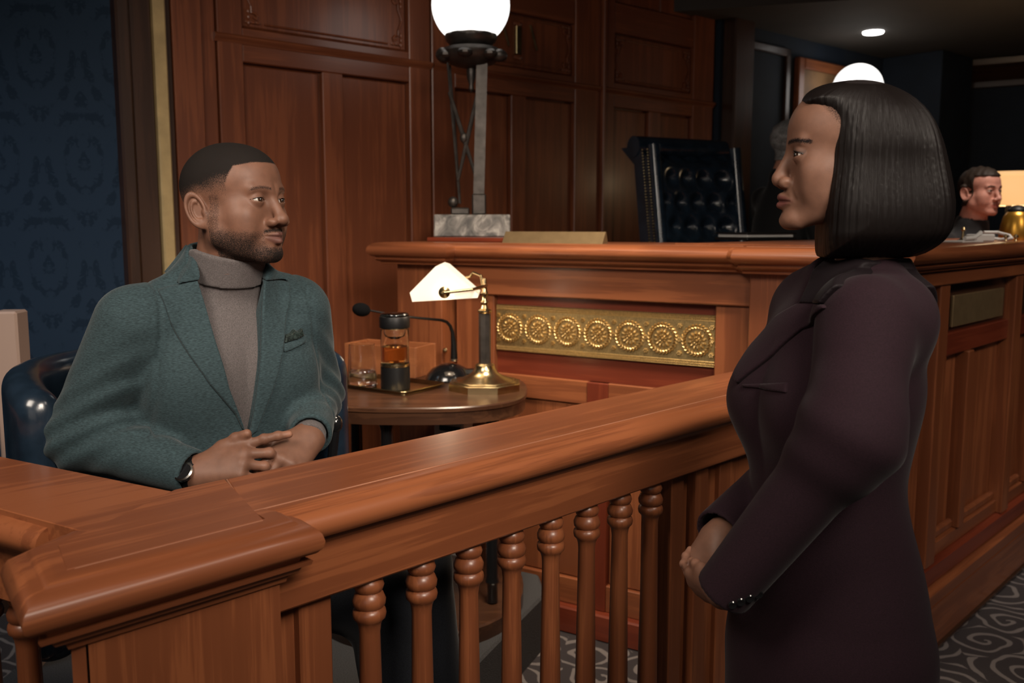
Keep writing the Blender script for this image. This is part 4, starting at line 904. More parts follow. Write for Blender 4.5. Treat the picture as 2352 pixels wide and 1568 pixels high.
# ------------------------------------------------------------------ hands
def fingers_pts(sx, curls, spread=(.10, .02, -.05, -.13), base=None):
    out = []; mx = (.029, .0095, -.0105, -.0290); my = (.090, .094, .089, .080); seg = ((.043, .026, .021), (.047, .029, .022), (.043, .027, .021), (.033, .020, .018))
    for i in range(4):
        p = np.array([sx*mx[i], my[i], -.001-.004*(i in (0, 3))]); pts = [p]; a = 0.0; sp = spread[i]*sx
        for k in range(3):
            a += curls[i][k]; d = np.array([math.sin(sp)*math.cos(a), math.cos(sp)*math.cos(a), -math.sin(a)]); p = p+d*seg[i][k]; pts.append(p)
        out.append(pts)
    return out
def hand_mesh(sx, curls, thumb, R, T, base, s=1.0, h=.0016, spread=(.10, .02, -.05, -.13), arm=.06, fr=1.0, nails=None, elbow=None):
    fp = fingers_pts(sx, curls, spread); th = [np.array([sx*a, b, c]) for a, b, c in thumb]
    rr = ((.0100, .0090, .0082, .0070), (.0102, .0092, .0083, .0071), (.0098, .0088, .0080, .0068), (.0088, .0078, .0070, .0060))
    ea = np.array([0, -arm, 0.0])
    if elbow is not None: e_ = np.array(R, float).T @ (np.array(elbow)-np.array(T)); ea = e_/np.linalg.norm(e_)*arm
    ea = tuple(ea)
    def f(P):
        d = cap(P, ea, (0, .0, 0), .027, .0245); d = smin(d, ell(P, (0, -.005, 0), (.027, .03, .019)), .02)
        for i in range(4):
            m = fp[i][0]; d = smin(d, cap(P, (sx*(.016, .006, -.005, -.015)[i], .012, 0), tuple(m), .0165, .0125), .016)
        d = smin(d, cap(P, (sx*.014, .020, -.006), tuple(th[1]), .018, .013), .020)
        d = smin(d, ell(P, (sx*-.016, .04, -.008), (.014, .03, .012)), .015)
        for i in range(4):
            e = chain(P, [tuple(x) for x in fp[i]], [q*fr for q in rr[i]], .004)
            for k in (1, 2): e = smin(e, sph(P, tuple(fp[i][k]+np.array([0, 0, .0008])), rr[i][k]*fr*1.05), .004)
            d = smin(d, e, .006)
        d = smin(d, chain(P, [tuple(x) for x in th], [.013, .0118*fr, .0105*fr, .0085*fr], .006), .010)
        return d
    al = np.array([p for q in fp for p in q]+th); lo = np.minimum(np.minimum(al.min(0)-.02, [-.05, -.06, -.035]), np.array(ea)-.035); hi = np.maximum(np.maximum(al.max(0)+.02, [.05, .05, .035]), np.array(ea)+.035)
    v, q = polygonize(f, lo, hi, h); v = relax(v, q, 1)
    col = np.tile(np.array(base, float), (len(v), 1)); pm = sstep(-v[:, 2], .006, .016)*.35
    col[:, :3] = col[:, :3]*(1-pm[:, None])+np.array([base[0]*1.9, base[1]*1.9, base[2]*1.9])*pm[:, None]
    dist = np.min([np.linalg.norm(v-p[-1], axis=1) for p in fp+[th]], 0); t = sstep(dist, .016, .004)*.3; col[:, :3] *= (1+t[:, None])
    if nails is not None:
        nm = np.zeros(len(v))
        for pts in fp+[th]:
            pts = [np.array(x) for x in pts]; d = (pts[-1]-pts[-2]); d /= np.linalg.norm(d); lat = np.array([1.0, 0, 0]) if pts is not None else 0; up = np.cross(np.cross(d, [0, 0, 1.0]), d); up /= np.linalg.norm(up)+1e-9
            c = pts[-1]+up*.006-d*.001; nm = np.maximum(nm, sstep(np.linalg.norm((v-c), axis=1), .0075, .0060)*(((v-pts[-1]) @ up) > .002))
        col[:, :3] = col[:, :3]*(1-nm[:, None])+np.array(nails[:3])*nm[:, None]
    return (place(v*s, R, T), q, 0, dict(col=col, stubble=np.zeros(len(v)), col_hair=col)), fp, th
def frame(y, z):
    """right-handed basis from finger direction y and approximate dorsal direction z"""
    y = np.array(y, float); y /= np.linalg.norm(y); z = np.array(z, float); z -= y*(z @ y); z /= np.linalg.norm(z); return np.stack([np.cross(y, z), y, z], 1)
def loc(P, R, T): return ((P-np.array(T, F32)) @ np.array(R, F32)).astype(F32)
def n3(P, s, seed=0):
    """cheap smooth noise for cloth folds"""
    r = np.random.default_rng(seed); o = np.zeros(len(P), F32)
    for _ in range(5): k = r.normal(size=3); k /= np.linalg.norm(k); o += np.sin((P @ k.astype(F32))*s*r.uniform(.7, 1.5)+r.uniform(0, 6.28)).astype(F32)
    return o/5
# ------------------------------------------------------------------ the seated man
man = empty('person', (-.66, 1.985, .2), 0, 'seated man in teal blazer over grey turtleneck, hands clasped', 'person')
bpy.context.view_layer.update()
M_SKIN = (.150, .072, .046, 1)
hp_m = dict(HP, w=1.03, jaw=1.08, nose_w=1.30, nose_l=.985, lip=1.12, smile=.8, neck=.056, brow=1.12, fat=1.2, lid=.80, lidb=.8, brow_t=.0046, brow_l=.0245, brow_col=.62, chin=1.1)
R_h = basis((.930, -.368), roll=0.0, pitch=math.radians(4)); S_h = 1.055
eye = np.array(at(596, 459, 1.822)); T_h = eye-R_h @ np.array([.032, .082, 0])*S_h
def m_hair_line(v):
    """signed hairline field: positive = hair"""
    X = np.abs(v[:, 0]); y, z = v[:, 1], v[:, 2]
    brow = z-(.070-.9*np.maximum(X-.036, 0)**1.0*.25)                # forehead edge
    temple = .040-y+np.clip((z-.03)*.35, 0, .02)                     # temple edge
    d = np.maximum(np.minimum(brow, 1), np.where(X > .034, temple, -1)); d = np.where(y < .0, 1, d)
    low = z-(-.066+np.clip((y+.03)*.9, 0, .06)); return np.minimum(d, low)
def m_mask(v):
    X = np.abs(v[:, 0]); y, z = v[:, 1], v[:, 2]
    nz = .03*np.sin(v[:, 0]*310+1)*np.sin(y*270)*np.sin(z*330)
    h = m_hair_line(v); fade = .36+.64*sstep(z, -.005, .060); fade = fade*(1-.35*sstep(y, -.02, .03)*sstep(.07-z, 0, .03)); ear = np.exp(-(((y+.021)/.024)**2+((z+.012)/.036)**2)*1.1)*(X > .066)
    hair = sstep(h, -.004, .004)*fade*(1-ear)
    edge = -.048+(.055-y)*.26*(y < .055)-.10*np.clip(y-.055, 0, .05)   # upper edge of the beard on the cheek
    beard = sstep(edge-z, -.010, .018)*sstep(y, -.016, .006)*.49+.16*sstep(edge-z, .006, .035)*(y > .0)
    side = sstep(y, -.010, .002)*sstep(.026-y, -.004, .010)*sstep(z, -.07, -.05)*sstep(.03-z, 0, .02)*.46*(X > .05)
    lipgap = np.exp(-((X/.027)**4+((z+.0735)/.0150)**4)); corner = np.exp(-(((X-.036)/.008)**2+((z+.078)/.012)**2))*(y > .05)*.35
    beard = np.maximum(beard-corner*.5, 0)*(1-lipgap)*sstep(z, -.142, -.112)
    mous = np.exp(-(((z+.0570+.10*np.maximum(X-.012, 0))/.0058)**2))*sstep(.034-X, 0, .008)*(y > .076)*.70
    goat = np.exp(-((X/.026)**4))*np.exp(-(((z+.106)/.016)**4))*(y > .05)*.76
    return np.clip(np.maximum.reduce([hair, beard, side, mous, goat])*(1+nz), 0, 1)
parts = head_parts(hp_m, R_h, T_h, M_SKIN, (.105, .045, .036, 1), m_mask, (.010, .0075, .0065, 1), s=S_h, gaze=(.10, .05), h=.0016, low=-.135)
# torso frame
F_t = np.array([.60, -.80, 0]); P_v = np.array([-.655, 1.985, .80]); U_t = np.array([.065, -.085, .56]); U_t /= np.linalg.norm(U_t)
r_t = np.array([F_t[1], -F_t[0], 0]); r_t -= U_t*(r_t @ U_t); r_t /= np.linalg.norm(r_t); R_t = np.stack([r_t, np.cross(U_t, r_t), U_t], 1)
def TL(x, y, z): return tuple(P_v+R_t @ np.array([x, y, z]))
RS, LS = TL(.185, -.005, .515), TL(-.148, -.005, .520)
RE, RW = tuple(at(190, 1003, 1.80)), tuple(at(452, 1087, 1.70)); LE, LW = tuple(at(714, 905, 2.08)), tuple(at(712, 1003, 1.82))
def torso_base(Q, g=0.0):
    X = Q.copy(); X[:, 0] = np.abs(X[:, 0])
    d = ell(X, (0, .005, .36), (.185+g, .125+g, .20)); d = smin(d, ell(X, (0, .015, .14), (.178+g, .135+g, .22)), .10)
    d = smin(d, cap(X, (.0, -.020, .480), (.140, -.012, .495), .080+g, .060+g), .06)
    d = smin(d, cap(X, (.048, -.034, .585), (.150, -.018, .520), .040+g, .052+g), .05)
    d = smin(d, ell(X, (.085, .075, .40), (.085, .060, .085)), .05)
    return d
def folds(P, a, b, amp, freq, ph, wid):
    """creases running across the line a-b"""
    a = V(*a); b = V(*b); ab = b-a; L_ = float(np.linalg.norm(ab)); t = ((P-a) @ (ab/L_)); m = np.exp(-(((t-L_*.5)/(wid))**2)); return amp*m*np.sin(t*freq+ph+2.5*n3(P, 14, 3))
def jacket_solid(P, g=0.0):
    Q = loc(P, R_t, P_v); d = torso_base(Q, .012+g)
    zt = .668-.55*np.clip(Q[:, 1]+.05, 0, .12); rho = np.sqrt(Q[:, 0]**2+(Q[:, 1]-(-.020+.12*(Q[:, 2]-.5)))**2); colr = (rho-(.083+.42*np.clip(zt-Q[:, 2], 0, .12)))*.9; colr = smax(colr, Q[:, 2]-zt, .01); colr = smax(colr, .50-Q[:, 2], .02); d = smin(d, colr+g, .02)
    for S_, E_, W_, sd in ((RS, RE, RW, 1), (LS, LE, LW, -1)):
        S2, E2, W2 = map(np.array, (S_, E_, W_)); fd = (W2-E2)/np.linalg.norm(W2-E2); Wc = W2-fd*.012
        a = cap(P, S_, E_, .078+g, .068+g); b = cap(P, E_, tuple(Wc), .064+g, .044+g); arm = smin(a, b, .035)
        mid = tuple((S2+E2)/2); el = tuple(E2+fd*.03)
        arm = arm+folds(P, tuple(S2*.35+E2*.65), tuple(E2+fd*.10), .0042, 150, 1.0*sd, .075)+.0022*n3(P, 34, 5)*np.exp(-(((P-V(*E_))/.13)**2).sum(1))
        arm = smax(arm, ((P-V(*Wc)) @ fd.astype(F32))-.004, .006)
        d = smin(d, arm, .022)
    ds = np.abs(Q[:, 0])-(.158+(.52-Q[:, 2])*.10); d = d+.0030*np.exp(-(ds/.0045)**2)*sstep(Q[:, 2], .26, .33)*sstep(Q[:, 1], -.08, -.02)
    return d+.0016*n3(P, 26, 8)
OPEN = [(0.006, .190), (.022, .25), (.042, .34), (.058, .43), (.070, .52), (.080, .66), (-.078, .66), (-.068, .52), (-.052, .43), (-.034, .34), (-.014, .25), (-.004, .190)]
OPEN = trace(jacket_solid, R_t, P_v, [(570, 1008), (553, 965), (526, 890), (496, 790), (471, 700), (450, 630)], 1.4)+[(.08, .70), (-.09, .70)]+trace(jacket_solid, R_t, P_v, [(602, 640), (600, 720), (597, 800), (590, 880), (579, 960)], 1.4)
ZB = OPEN[0][1]
def f_jacket(P):
    Q = loc(P, R_t, P_v); d = jacket_solid(P)
    w = np.maximum(poly2(Q[:, 0], Q[:, 2], OPEN), -(Q[:, 1]-.0)); d = smax(d, -w, .006)
    nk = cap(Q, (0, -.020, .50), (0, .004, .70), .076); d = smax(d, -nk, .008)
    cut = np.maximum(poly2(Q[:, 0], Q[:, 2], [(OPEN[0][0], ZB+.003), (.075, -.05), (-.060, -.05)]), -Q[:, 1]); d = smax(d, -cut, .008)
    for E_, W_ in ((RE, RW), (LE, LW)):
        fd = np.array(W_)-np.array(E_); fd /= np.linalg.norm(fd); d = smax(d, -cap(P, tuple(np.array(W_)-fd*.045), tuple(np.array(W_)+fd*.05), .036), .003)
    return smax(d, -(Q[:, 2]+.12), .01)
v, q = polygonize(f_jacket, (-1.02, 1.55, .66), (-.28, 2.30, 1.47), .0036); v = relax(v, q, 1)
jk = meshobj('jacket', [(v, q, 0, {})], ['teal_wool'], man)
# lapels and collar, laid over the jacket front
def cut_piece(name, solid, R, T, poly, th, mat, parent, h=.0026, ymin=-.01, back=.004, k=.003, wob=None):
    def f_l(P):
        Q = loc(P, R, T); d = solid(P)
        if wob is not None: d = d+wob(Q)
        sh = np.maximum(d-th, -(d+back)); return smax(smax(sh, poly2(Q[:, 0], Q[:, 2], poly), k), ymin-Q[:, 1], .003)
    c0 = np.array([np.array(T)+np.array(R) @ np.array([x, y, z]) for x, z in poly for y in (ymin-.01, .23)]); v, q = polygonize(f_l, c0.min(0)-.012, c0.max(0)+.012, h)
    if len(v) == 0: return None
    v, q = largest(v, q); v = relax(v, q, 1); return meshobj(name, [(v, q, 0, {})], [mat], parent)
TR = lambda l: trace(jacket_solid, R_t, P_v, l, 1.4)
LAPR = TR([(566, 1003), (540, 950), (480, 880), (430, 810), (390, 740), (358, 662), (408, 652), (450, 640), (470, 700), (495, 790), (525, 890), (552, 960)])
COLR = TR([(404, 648), (362, 626), (385, 585), (420, 545), (436, 560), (452, 640)])
LAPL = TR([(570, 1003), (590, 985), (622, 900), (648, 800), (661, 700), (660, 645), (602, 640), (600, 720), (597, 800), (590, 880), (578, 960)])
COLL = TR([(602, 640), (660, 640), (664, 600), (640, 575), (606, 600)])
cut_piece('lapel', jacket_solid, R_t, P_v, LAPR, .0065, 'teal_wool', jk); cut_piece('lapel', jacket_solid, R_t, P_v, LAPL, .0065, 'teal_wool', jk)
cut_piece('collar', jacket_solid, R_t, P_v, COLR, .0095, 'teal_wool', jk, ymin=-.12); cut_piece('collar', jacket_solid, R_t, P_v, COLL, .0095, 'teal_wool', jk, ymin=-.12)
cut_piece('pocket_welt', jacket_solid, R_t, P_v, TR([(648, 788), (700, 766), (702, 783), (650, 808)]), .004, 'teal_wool', jk, h=.0024)
cut_piece('pocket_square', jacket_solid, R_t, P_v, TR([(652, 786), (652, 768), (664, 764), (672, 754), (682, 760), (692, 752), (694, 768)]), .008, 'pocket_silk', man, h=.0022, wob=lambda Q: .005*np.abs(n3(Q, 130, 4)))
# turtleneck
NB = T_h+R_h @ np.array([0, -.026, -.085])*S_h; N0 = np.array(TL(0, -.022, .52))
def f_turtle(P):
    Q = loc(P, R_t, P_v); d = torso_base(Q, -.006)+.0030*n3(Q*V(1, 1, .25), 70, 2)*sstep(.50-Q[:, 2], 0, .08)
    ax = NB-N0; L_ = np.linalg.norm(ax); ax = ax/L_
    lo_, hi_ = N0+ax*.005, NB
    d = smin(d, cap(P, tuple(N0), tuple(NB+ax*.03), .070, .068), .03)
    t = (P-N0.astype(F32)) @ ax.astype(F32); rad = np.sqrt(np.maximum(((P-N0.astype(F32))**2).sum(1)-t*t, 0)); tilt = rad*0
    Lh = loc(P, R_h, T_h); rim = Lh[:, 2]/S_h-(-.100-.30*np.clip(Lh[:, 1], -.06, .05)-.0)
    fold = np.maximum(np.maximum(rad-.0735, .03-t), .0); foldd = np.maximum(rad-.0765, (L_-.062)-t)
    d = smin(d, foldd, .004); d = smax(d, rim, .006)
    inner = cap(P, tuple(N0), tuple(NB+ax*.2), .064, .063); d = smax(d, -np.maximum(inner, -(rim+.025)), .004)
    for S_, E_, W_ in ((LS, LE, LW),):
        fd = np.array(W_)-np.array(E_); fd /= np.linalg.norm(fd); d = np.minimum(d, np.maximum(cap(P, tuple(np.array(W_)-fd*.07), W_, .034, .032), ((P-V(*W_)) @ fd.astype(F32))-.008))
    return d
v, q = polygonize(f_turtle, (-.95, 1.70, .70), (-.35, 2.25, 1.52), .0032); v = relax(v, q, 1); meshobj('turtleneck', [(v, q, 0, {})], ['grey_knit'], man)
# hands: his right hand reaches across with the forefinger extended, the left hand closes beneath
dR = np.array(at(640, 1026, 1.70))-np.array(RW); R_rh = frame(dR, (-.15, -.75, .66))
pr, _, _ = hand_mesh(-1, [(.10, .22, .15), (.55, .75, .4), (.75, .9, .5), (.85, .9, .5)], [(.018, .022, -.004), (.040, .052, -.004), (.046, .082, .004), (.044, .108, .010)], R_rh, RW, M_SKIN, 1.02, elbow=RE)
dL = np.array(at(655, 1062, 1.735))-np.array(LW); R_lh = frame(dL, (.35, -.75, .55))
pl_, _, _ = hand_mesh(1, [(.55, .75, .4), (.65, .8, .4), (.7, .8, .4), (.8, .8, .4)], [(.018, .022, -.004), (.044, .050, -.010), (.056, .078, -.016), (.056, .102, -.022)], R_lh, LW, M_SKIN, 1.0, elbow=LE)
# hidden body under the clothes, legs
KR, KL = (-.255, 1.765, .74), (-.215, 1.99, .74); AR, AL = (-.22, 1.80, .27), (-.16, 2.06, .27)
def f_body(P):
    Q = loc(P, R_t, P_v); d = torso_base(Q, -.022); d = smin(d, cap(P, tuple(N0), tuple(NB), .056, .056), .03)
    for S_, E_, W_ in ((RS, RE, RW), (LS, LE, LW)): d = smin(d, chain(P, [S_, E_, W_], [.055, .042, .026], .03), .03)
    for hx, K, A_ in ((.10, KR, AR), (-.10, KL, AL)): d = smin(d, chain(P, [TL(hx, .02, -.0), K, A_], [.075, .055, .04], .03), .04)
    return smin(d, ell(Q, (0, 0, .02), (.16, .11, .11)), .05)
v, q = polygonize(f_body, (-1.0, 1.6, .18), (-.05, 2.35, 1.55), .009); col = np.tile(np.array(M_SKIN), (len(v), 1)); parts += [pr, pl_, (v, q, 0, dict(col=col, stubble=np.zeros(len(v)), col_hair=col))]
meshobj('body', parts, BODY_M, man)
def f_tr(P):
    Q = loc(P, R_t, P_v); d = ell(Q, (0, .0, .0), (.175, .135, .12))
    for hx, K, A_ in ((.10, KR, AR), (-.10, KL, AL)): d = smin(d, chain(P, [TL(hx, .02, -.0), K, A_], [.092, .074, .060], .03), .04)
    return smax(d+.003*n3(P, 30, 6), .235-P[:, 2], .004)
v, q = polygonize(f_tr, (-.95, 1.55, .2), (-.02, 2.3, .98), .007); meshobj('trousers', [(v, q, 0, {})], ['navy_trousers'], man)
for A_ in (AR, AL):
    def f_sh(P): d = cap(P, (A_[0]-.03, A_[1], .245), (A_[0]+.17, A_[1]-.03, .232), .040, .034); d = smin(d, cap(P, (A_[0], A_[1], .27), (A_[0]+.02, A_[1], .235), .045, .045), .03); return smax(d, .2-P[:, 2], .004)
    v, q = polygonize(f_sh, (A_[0]-.1, A_[1]-.1, .18), (A_[0]+.25, A_[1]+.1, .34), .005); meshobj('shoe', [(v, q, 0, {})], ['black_gloss'], man)
# wristwatch on his right wrist
fd = np.array(RW)-np.array(RE); fd /= np.linalg.norm(fd); zz = R_rh[:, 2]-fd*(R_rh[:, 2] @ fd); zz /= np.linalg.norm(zz); Rw = np.stack([np.cross(fd, zz), fd, zz], 1); wc = np.array(RW)-fd*.006
Mw = Matrix(Rw.tolist()).to_4x4(); Mw.translation = Vector(wc); Mi = man.matrix_basis.inverted() @ Mw
q_ = MB(); pts = [(.0315*math.cos(a), .0, .0265*math.sin(a)) for a in np.linspace(0, 2*PI, 40)]
vs = []; fs = []
for i, p in enumerate(pts[:-1]):
    for dy, k in ((-.010, 1.0), (.010, 1.0), (.010, 1.07), (-.010, 1.07)): vs.append((p[0]*k, dy, p[2]*k))
n_ = len(pts)-1
for i in range(n_):
    j = (i+1) % n_
    for k in range(4): fs.append((i*4+k, i*4+(k+1) % 4, j*4+(k+1) % 4, j*4+k))
q_.add(vs, fs); wt = q_.build('wristwatch', 'black_plastic', man, M=Mi)
q_ = MB(); q_.lathe([(.0, .026), (.018, .026), (.0195, .028), (.0195, .035), (.0165, .037), (.0165, .0345), (0, .0345)], n=28, cap=False); q_.v = [(x+.012, y, z-.002) for x, y, z in q_.v]; q_.build('watch_case', 'steel', wt, M=Mi)
q_ = MB(); q_.lathe([(.0, .0348), (.016, .0348), (.015, .0356), (0, .0358)], n=28, cap=False); q_.v = [(x+.012, y, z-.002) for x, y, z in q_.v]; q_.build('watch_dial', 'black_gloss', wt, M=Mi)
# ------------------------------------------------------------------ the standing woman
woman = empty('person', (.52, 1.48, 0), 0, 'standing woman in plum coat with sleek black bob, seen in profile', 'person')
bpy.context.view_layer.update()
W_SKIN = (.190, .096, .064, 1)
hp_w = dict(HP, w=.94, jaw=.95, brow=.75, nose_w=1.12, nose_l=.955, lip=1.28, muz=.0055, chy=.012, bridge=.005, fold=.35, neck=.046, smile=-.3, lid=1.1, liner=.8, lash=.0011, ala=1.18, brow_t=.0050, brow_l=.0245, brow_col=.8, cheek=1.0, chin=1.0, fat=.9)
R_hw = basis((-.985, .172), pitch=math.radians(0)); S_hw = .985
T_hw = np.array(at(1829, 356, 1.45))-R_hw @ np.array([-.031, .083, 0])*S_hw
def w_mask(v):
    X = np.abs(v[:, 0]); y, z = v[:, 1], v[:, 2]; d = (.060-y)+np.maximum(z-.072, -.03)*.8
    return np.clip(sstep(d-.0, -.004, .022)*.55*sstep(z, .0, .03)+sstep(z-.086-(y-.05)*.2, -.004, .01), 0, 1)
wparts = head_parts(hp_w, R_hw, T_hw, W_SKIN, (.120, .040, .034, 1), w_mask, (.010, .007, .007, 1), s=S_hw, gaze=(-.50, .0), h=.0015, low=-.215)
F_w = np.array([-.965, -.262, 0]); P_w = np.array([.515, 1.475, .95]); U_w = np.array([.03, 0, 1.0]); U_w /= np.linalg.norm(U_w)
r_w = np.array([F_w[1], -F_w[0], 0]); r_w -= U_w*(r_w @ U_w); r_w /= np.linalg.norm(r_w); R_w = np.stack([r_w, np.cross(U_w, r_w), U_w], 1)
def WL(x, y, z): return tuple(P_w+R_w @ np.array([x, y, z]))
LSw, LEw, LWw = tuple(at(1990, 745, 1.345)), tuple(at(1955, 1000, 1.25)), tuple(at(1658, 1362, 1.34))
RSw, REw, RWw = WL(.135, -.055, .375), tuple(at(1850, 1060, 1.66)), tuple(at(1648, 1228, 1.47))
def w_torso(Q, g=0.0):
    X = Q.copy(); X[:, 0] = np.abs(X[:, 0])
    d = ell(X, (0, -.005, .29), (.150+g, .112+g, .17)); d = smin(d, ell(X, (.062, .070, .255), (.072+g, .062+g, .075)), .06)
    d = smin(d, ell(X, (0, -.002, .08), (.124+g, .100+g, .16)), .09)
    d = smin(d, ell(X, (0, -.028, -.13), (.168+g, .140+g, .20)), .12)
    d = smin(d, cap(X, (0, -.030, .405), (.118, -.018, .398), .060+g, .044+g), .05)
    d = smin(d, cap(X, (.035, -.030, .455), (.10, -.024, .425), .040+g, .042+g), .05)
    return d
def coat_solid(P, g=0.0):
    Q = loc(P, R_w, P_w); d = w_torso(Q, .010+g)
    zt = .512-.45*np.clip(Q[:, 1]+.05, 0, .14); rho = np.sqrt(Q[:, 0]**2+(Q[:, 1]+.026)**2); colr = smax((rho-(.066+.40*np.clip(zt-Q[:, 2], 0, .10)))*.9, np.maximum(Q[:, 2]-zt, .40-Q[:, 2]), .012); d = smin(d, colr+g, .02)
    sk = np.sqrt((Q[:, 0]/1.12)**2+((Q[:, 1]+.03))**2)-(.150+g+.05*sstep(-Q[:, 2], .1, .7)); sk = smax(sk, Q[:, 2]+.12, .08); d = smin(d, sk, .06)
    for S_, E_, W_, ra, sd in ((LSw, LEw, LWw, .074, 1), (RSw, REw, RWw, .056, -1)):
        S2, E2, W2 = map(np.array, (S_, E_, W_)); fd = (W2-E2)/np.linalg.norm(W2-E2); Wc = W2-fd*.004
        arm = smin(cap(P, S_, E_, ra+g, .058+g), cap(P, E_, tuple(Wc), .057+g, .044+g), .07)
        arm = arm+folds(P, tuple(S2*.3+E2*.7), tuple(E2+fd*.10), .0016, 90, .6*sd, .07)
        arm = smax(arm, ((P-V(*Wc)) @ fd.astype(F32))-.004, .006); d = smin(d, arm, .020 if sd > 0 else .012)
    return d+.0012*n3(P, 20, 18)
def f_coat(P):
    Q = loc(P, R_w, P_w); d = coat_solid(P); d = smax(d, -cap(Q, (0, -.026, .40), (0, -.014, .62), .058), .006)
    for E_, W_ in ((LEw, LWw), (REw, RWw)):
        fd = np.array(W_)-np.array(E_); fd /= np.linalg.norm(fd); d = smax(d, -cap(P, tuple(np.array(W_)-fd*.05), tuple(np.array(W_)+fd*.05), .037), .003)
    return smax(d, .42-P[:, 2], .01)
v, q = polygonize(f_coat, (.16, 1.12, .40), (.80, 1.80, 1.48), .0042); v = relax(v, q, 1); coat = meshobj('coat', [(v, q, 0, {})], ['plum_wool'], woman)
TW = lambda l: trace(coat_solid, R_w, P_w, l, .9)
cut_piece('lapel', coat_solid, R_w, P_w, TW([(1700, 880), (1690, 860), (1735, 790), (1790, 725), (1850, 692), (1895, 699), (1902, 706), (1850, 755), (1780, 815)]), .007, 'plum_wool', coat, ymin=-.2)
cut_piece('collar', coat_solid, R_w, P_w, TW([(1848, 696), (1895, 697), (1940, 655), (2000, 615), (2045, 602), (1990, 590), (1930, 590), (1895, 615), (1865, 660)]), .010, 'plum_satin', coat, ymin=-.2)
cut_piece('pocket_flap', coat_solid, R_w, P_w, TW([(1706, 882), (1812, 878), (1811, 902), (1708, 888)]), .004, 'plum_wool', coat, h=.0024, ymin=-.2)
# blouse and body under the coat
NBw = T_hw+R_hw @ np.array([0, -.034, -.13])*S_hw; N0w = np.array(WL(0, -.026, .42))
KRw, KLw = WL(.085, .01, -.45), WL(-.085, .01, -.45); ARw, ALw = WL(.08, -.02, -.86), WL(-.08, -.02, -.86)
def f_wbody(P):
    Q = loc(P, R_w, P_w); d = w_torso(Q, -.034); d = smin(d, cap(P, tuple(N0w), tuple(NBw), .045, .044), .03)
    for S_, E_, W_ in ((LSw, LEw, LWw), (RSw, REw, RWw)): d = smin(d, chain(P, [S_, E_, W_], [.045, .036, .023], .03), .03)
    for hx, K, A_ in ((.085, KRw, ARw), (-.085, KLw, ALw)):
        d = smin(d, chain(P, [WL(hx, -.02, -.05), K, A_], [.062, .045, .032], .03), .03); d = smin(d, cap(P, A_, (A_[0]-.10, A_[1]-.04, .04), .034, .03), .02)
    return d
v, q = polygonize(f_wbody, (.18, 1.15, .0), (.82, 1.85, 1.5), .008); col = np.tile(np.array(W_SKIN), (len(v), 1)); wparts.append((v, q, 0, dict(col=col, stubble=np.zeros(len(v)), col_hair=col)))
# hands clasped in front
NAIL = (.42, .27, .22, 1)
R_1 = frame(np.array(at(1556, 1368, 1.43))-np.array(RWw), (-.80, -.58, .30)); p1_, fp1_, _ = hand_mesh(-1, [(1.15, .55, .3), (1.30, .55, .3), (1.42, .5, .3), (1.52, .5, .3)], [(.018, .022, -.006), (.034, .052, .002), (.037, .080, .004), (.031, .104, .003)], R_1, RWw, W_SKIN, .84, elbow=REw, nails=NAIL, fr=.92, spread=(.12, .03, -.05, -.14), h=.0014)
R_2 = frame((-.33, .87, -.20), (-.76, -.25, -.52)); p2_, _, _ = hand_mesh(1, [(.35, .5, .3), (.4, .55, .3), (.45, .6, .3), (.5, .6, .3)], [(.018, .022, -.006), (.036, .050, -.014), (.042, .076, -.020), (.042, .098, -.024)], R_2, LWw, W_SKIN, .80, elbow=LEw, nails=NAIL, fr=.92)
wparts += [p1_, p2_]
meshobj('body', wparts, BODY_M, woman)
# shoes
for A_ in (ARw, ALw):
    def f_sh(P):
        d = cap(P, (A_[0]+.01, A_[1], .075), (A_[0]-.13, A_[1]-.05, .030), .036, .030); d = smin(d, cap(P, (A_[0]+.02, A_[1]+.01, .06), (A_[0]+.02, A_[1]+.01, .0), .018, .010), .02); return smax(d, -P[:, 2]-.0, .004)
    v, q = polygonize(f_sh, (A_[0]-.2, A_[1]-.12, -.01), (A_[0]+.08, A_[1]+.08, .13), .005); meshobj('shoe', [(v, q, 0, {})], ['black_gloss'], woman)
# sleek bob
HAIRP = [(0.074, 0.08), (0.068, 0.098), (0.046, 0.112), (0.015, 0.12), (-0.02, 0.122), (-0.059, 0.11), (-0.094, 0.085), (-0.119, 0.05), (-0.137, 0.0), (-0.148, -0.05), (-0.151, -0.09), (-0.144, -0.125), (-0.124, -0.148), (-0.094, -0.16), (-0.024, -0.164), (0.026, -0.162), (0.038, -0.156), (0.038, -0.11), (0.038, -0.06), (0.036, -0.01), (0.036, 0.035), (0.042, 0.055), (0.061, 0.07)]
def catmull(P, n=4):
    P = np.array(P); out = []
    for i in range(len(P)):
        a, b, c, d = P[i-1], P[i], P[(i+1) % len(P)], P[(i+2) % len(P)]
        for k in range(n): t = k/n; out.append(tuple(.5*(2*b+(c-a)*t+(2*a-5*b+4*c-d)*t*t+(3*b-a-3*c+d)*t**3)))
    return out
HAIRP = catmull(HAIRP, 3)
def f_bob(P):
    Q = loc(P, R_hw, T_hw)/S_hw; d2 = poly2(Q[:, 1], Q[:, 2], HAIRP); z = Q[:, 2]; x = Q[:, 0]
    Wd = .094*np.sqrt(np.clip(1-np.clip(z-.0, 0, .128)**2/.128**2, .02, 1))+.012*sstep(-z, 0, .10)-.018*sstep(-z, .12, .165)
    an = np.arctan2(x, Q[:, 1]+.03); w = np.sin(an*46+3*np.sin(an*11)+z*5)+.8*np.sin(an*83+2*np.sin(an*17)+z*6)+.7*np.sin(an*131+z*8)
    part = .004*np.exp(-((x-.018)/.005)**2)*sstep(z, .08, .11)
    d = smax(d2, np.abs(x)-Wd, .065)
    return (d+.00035*w*sstep(.11-z, 0, .05)+part)*S_hw
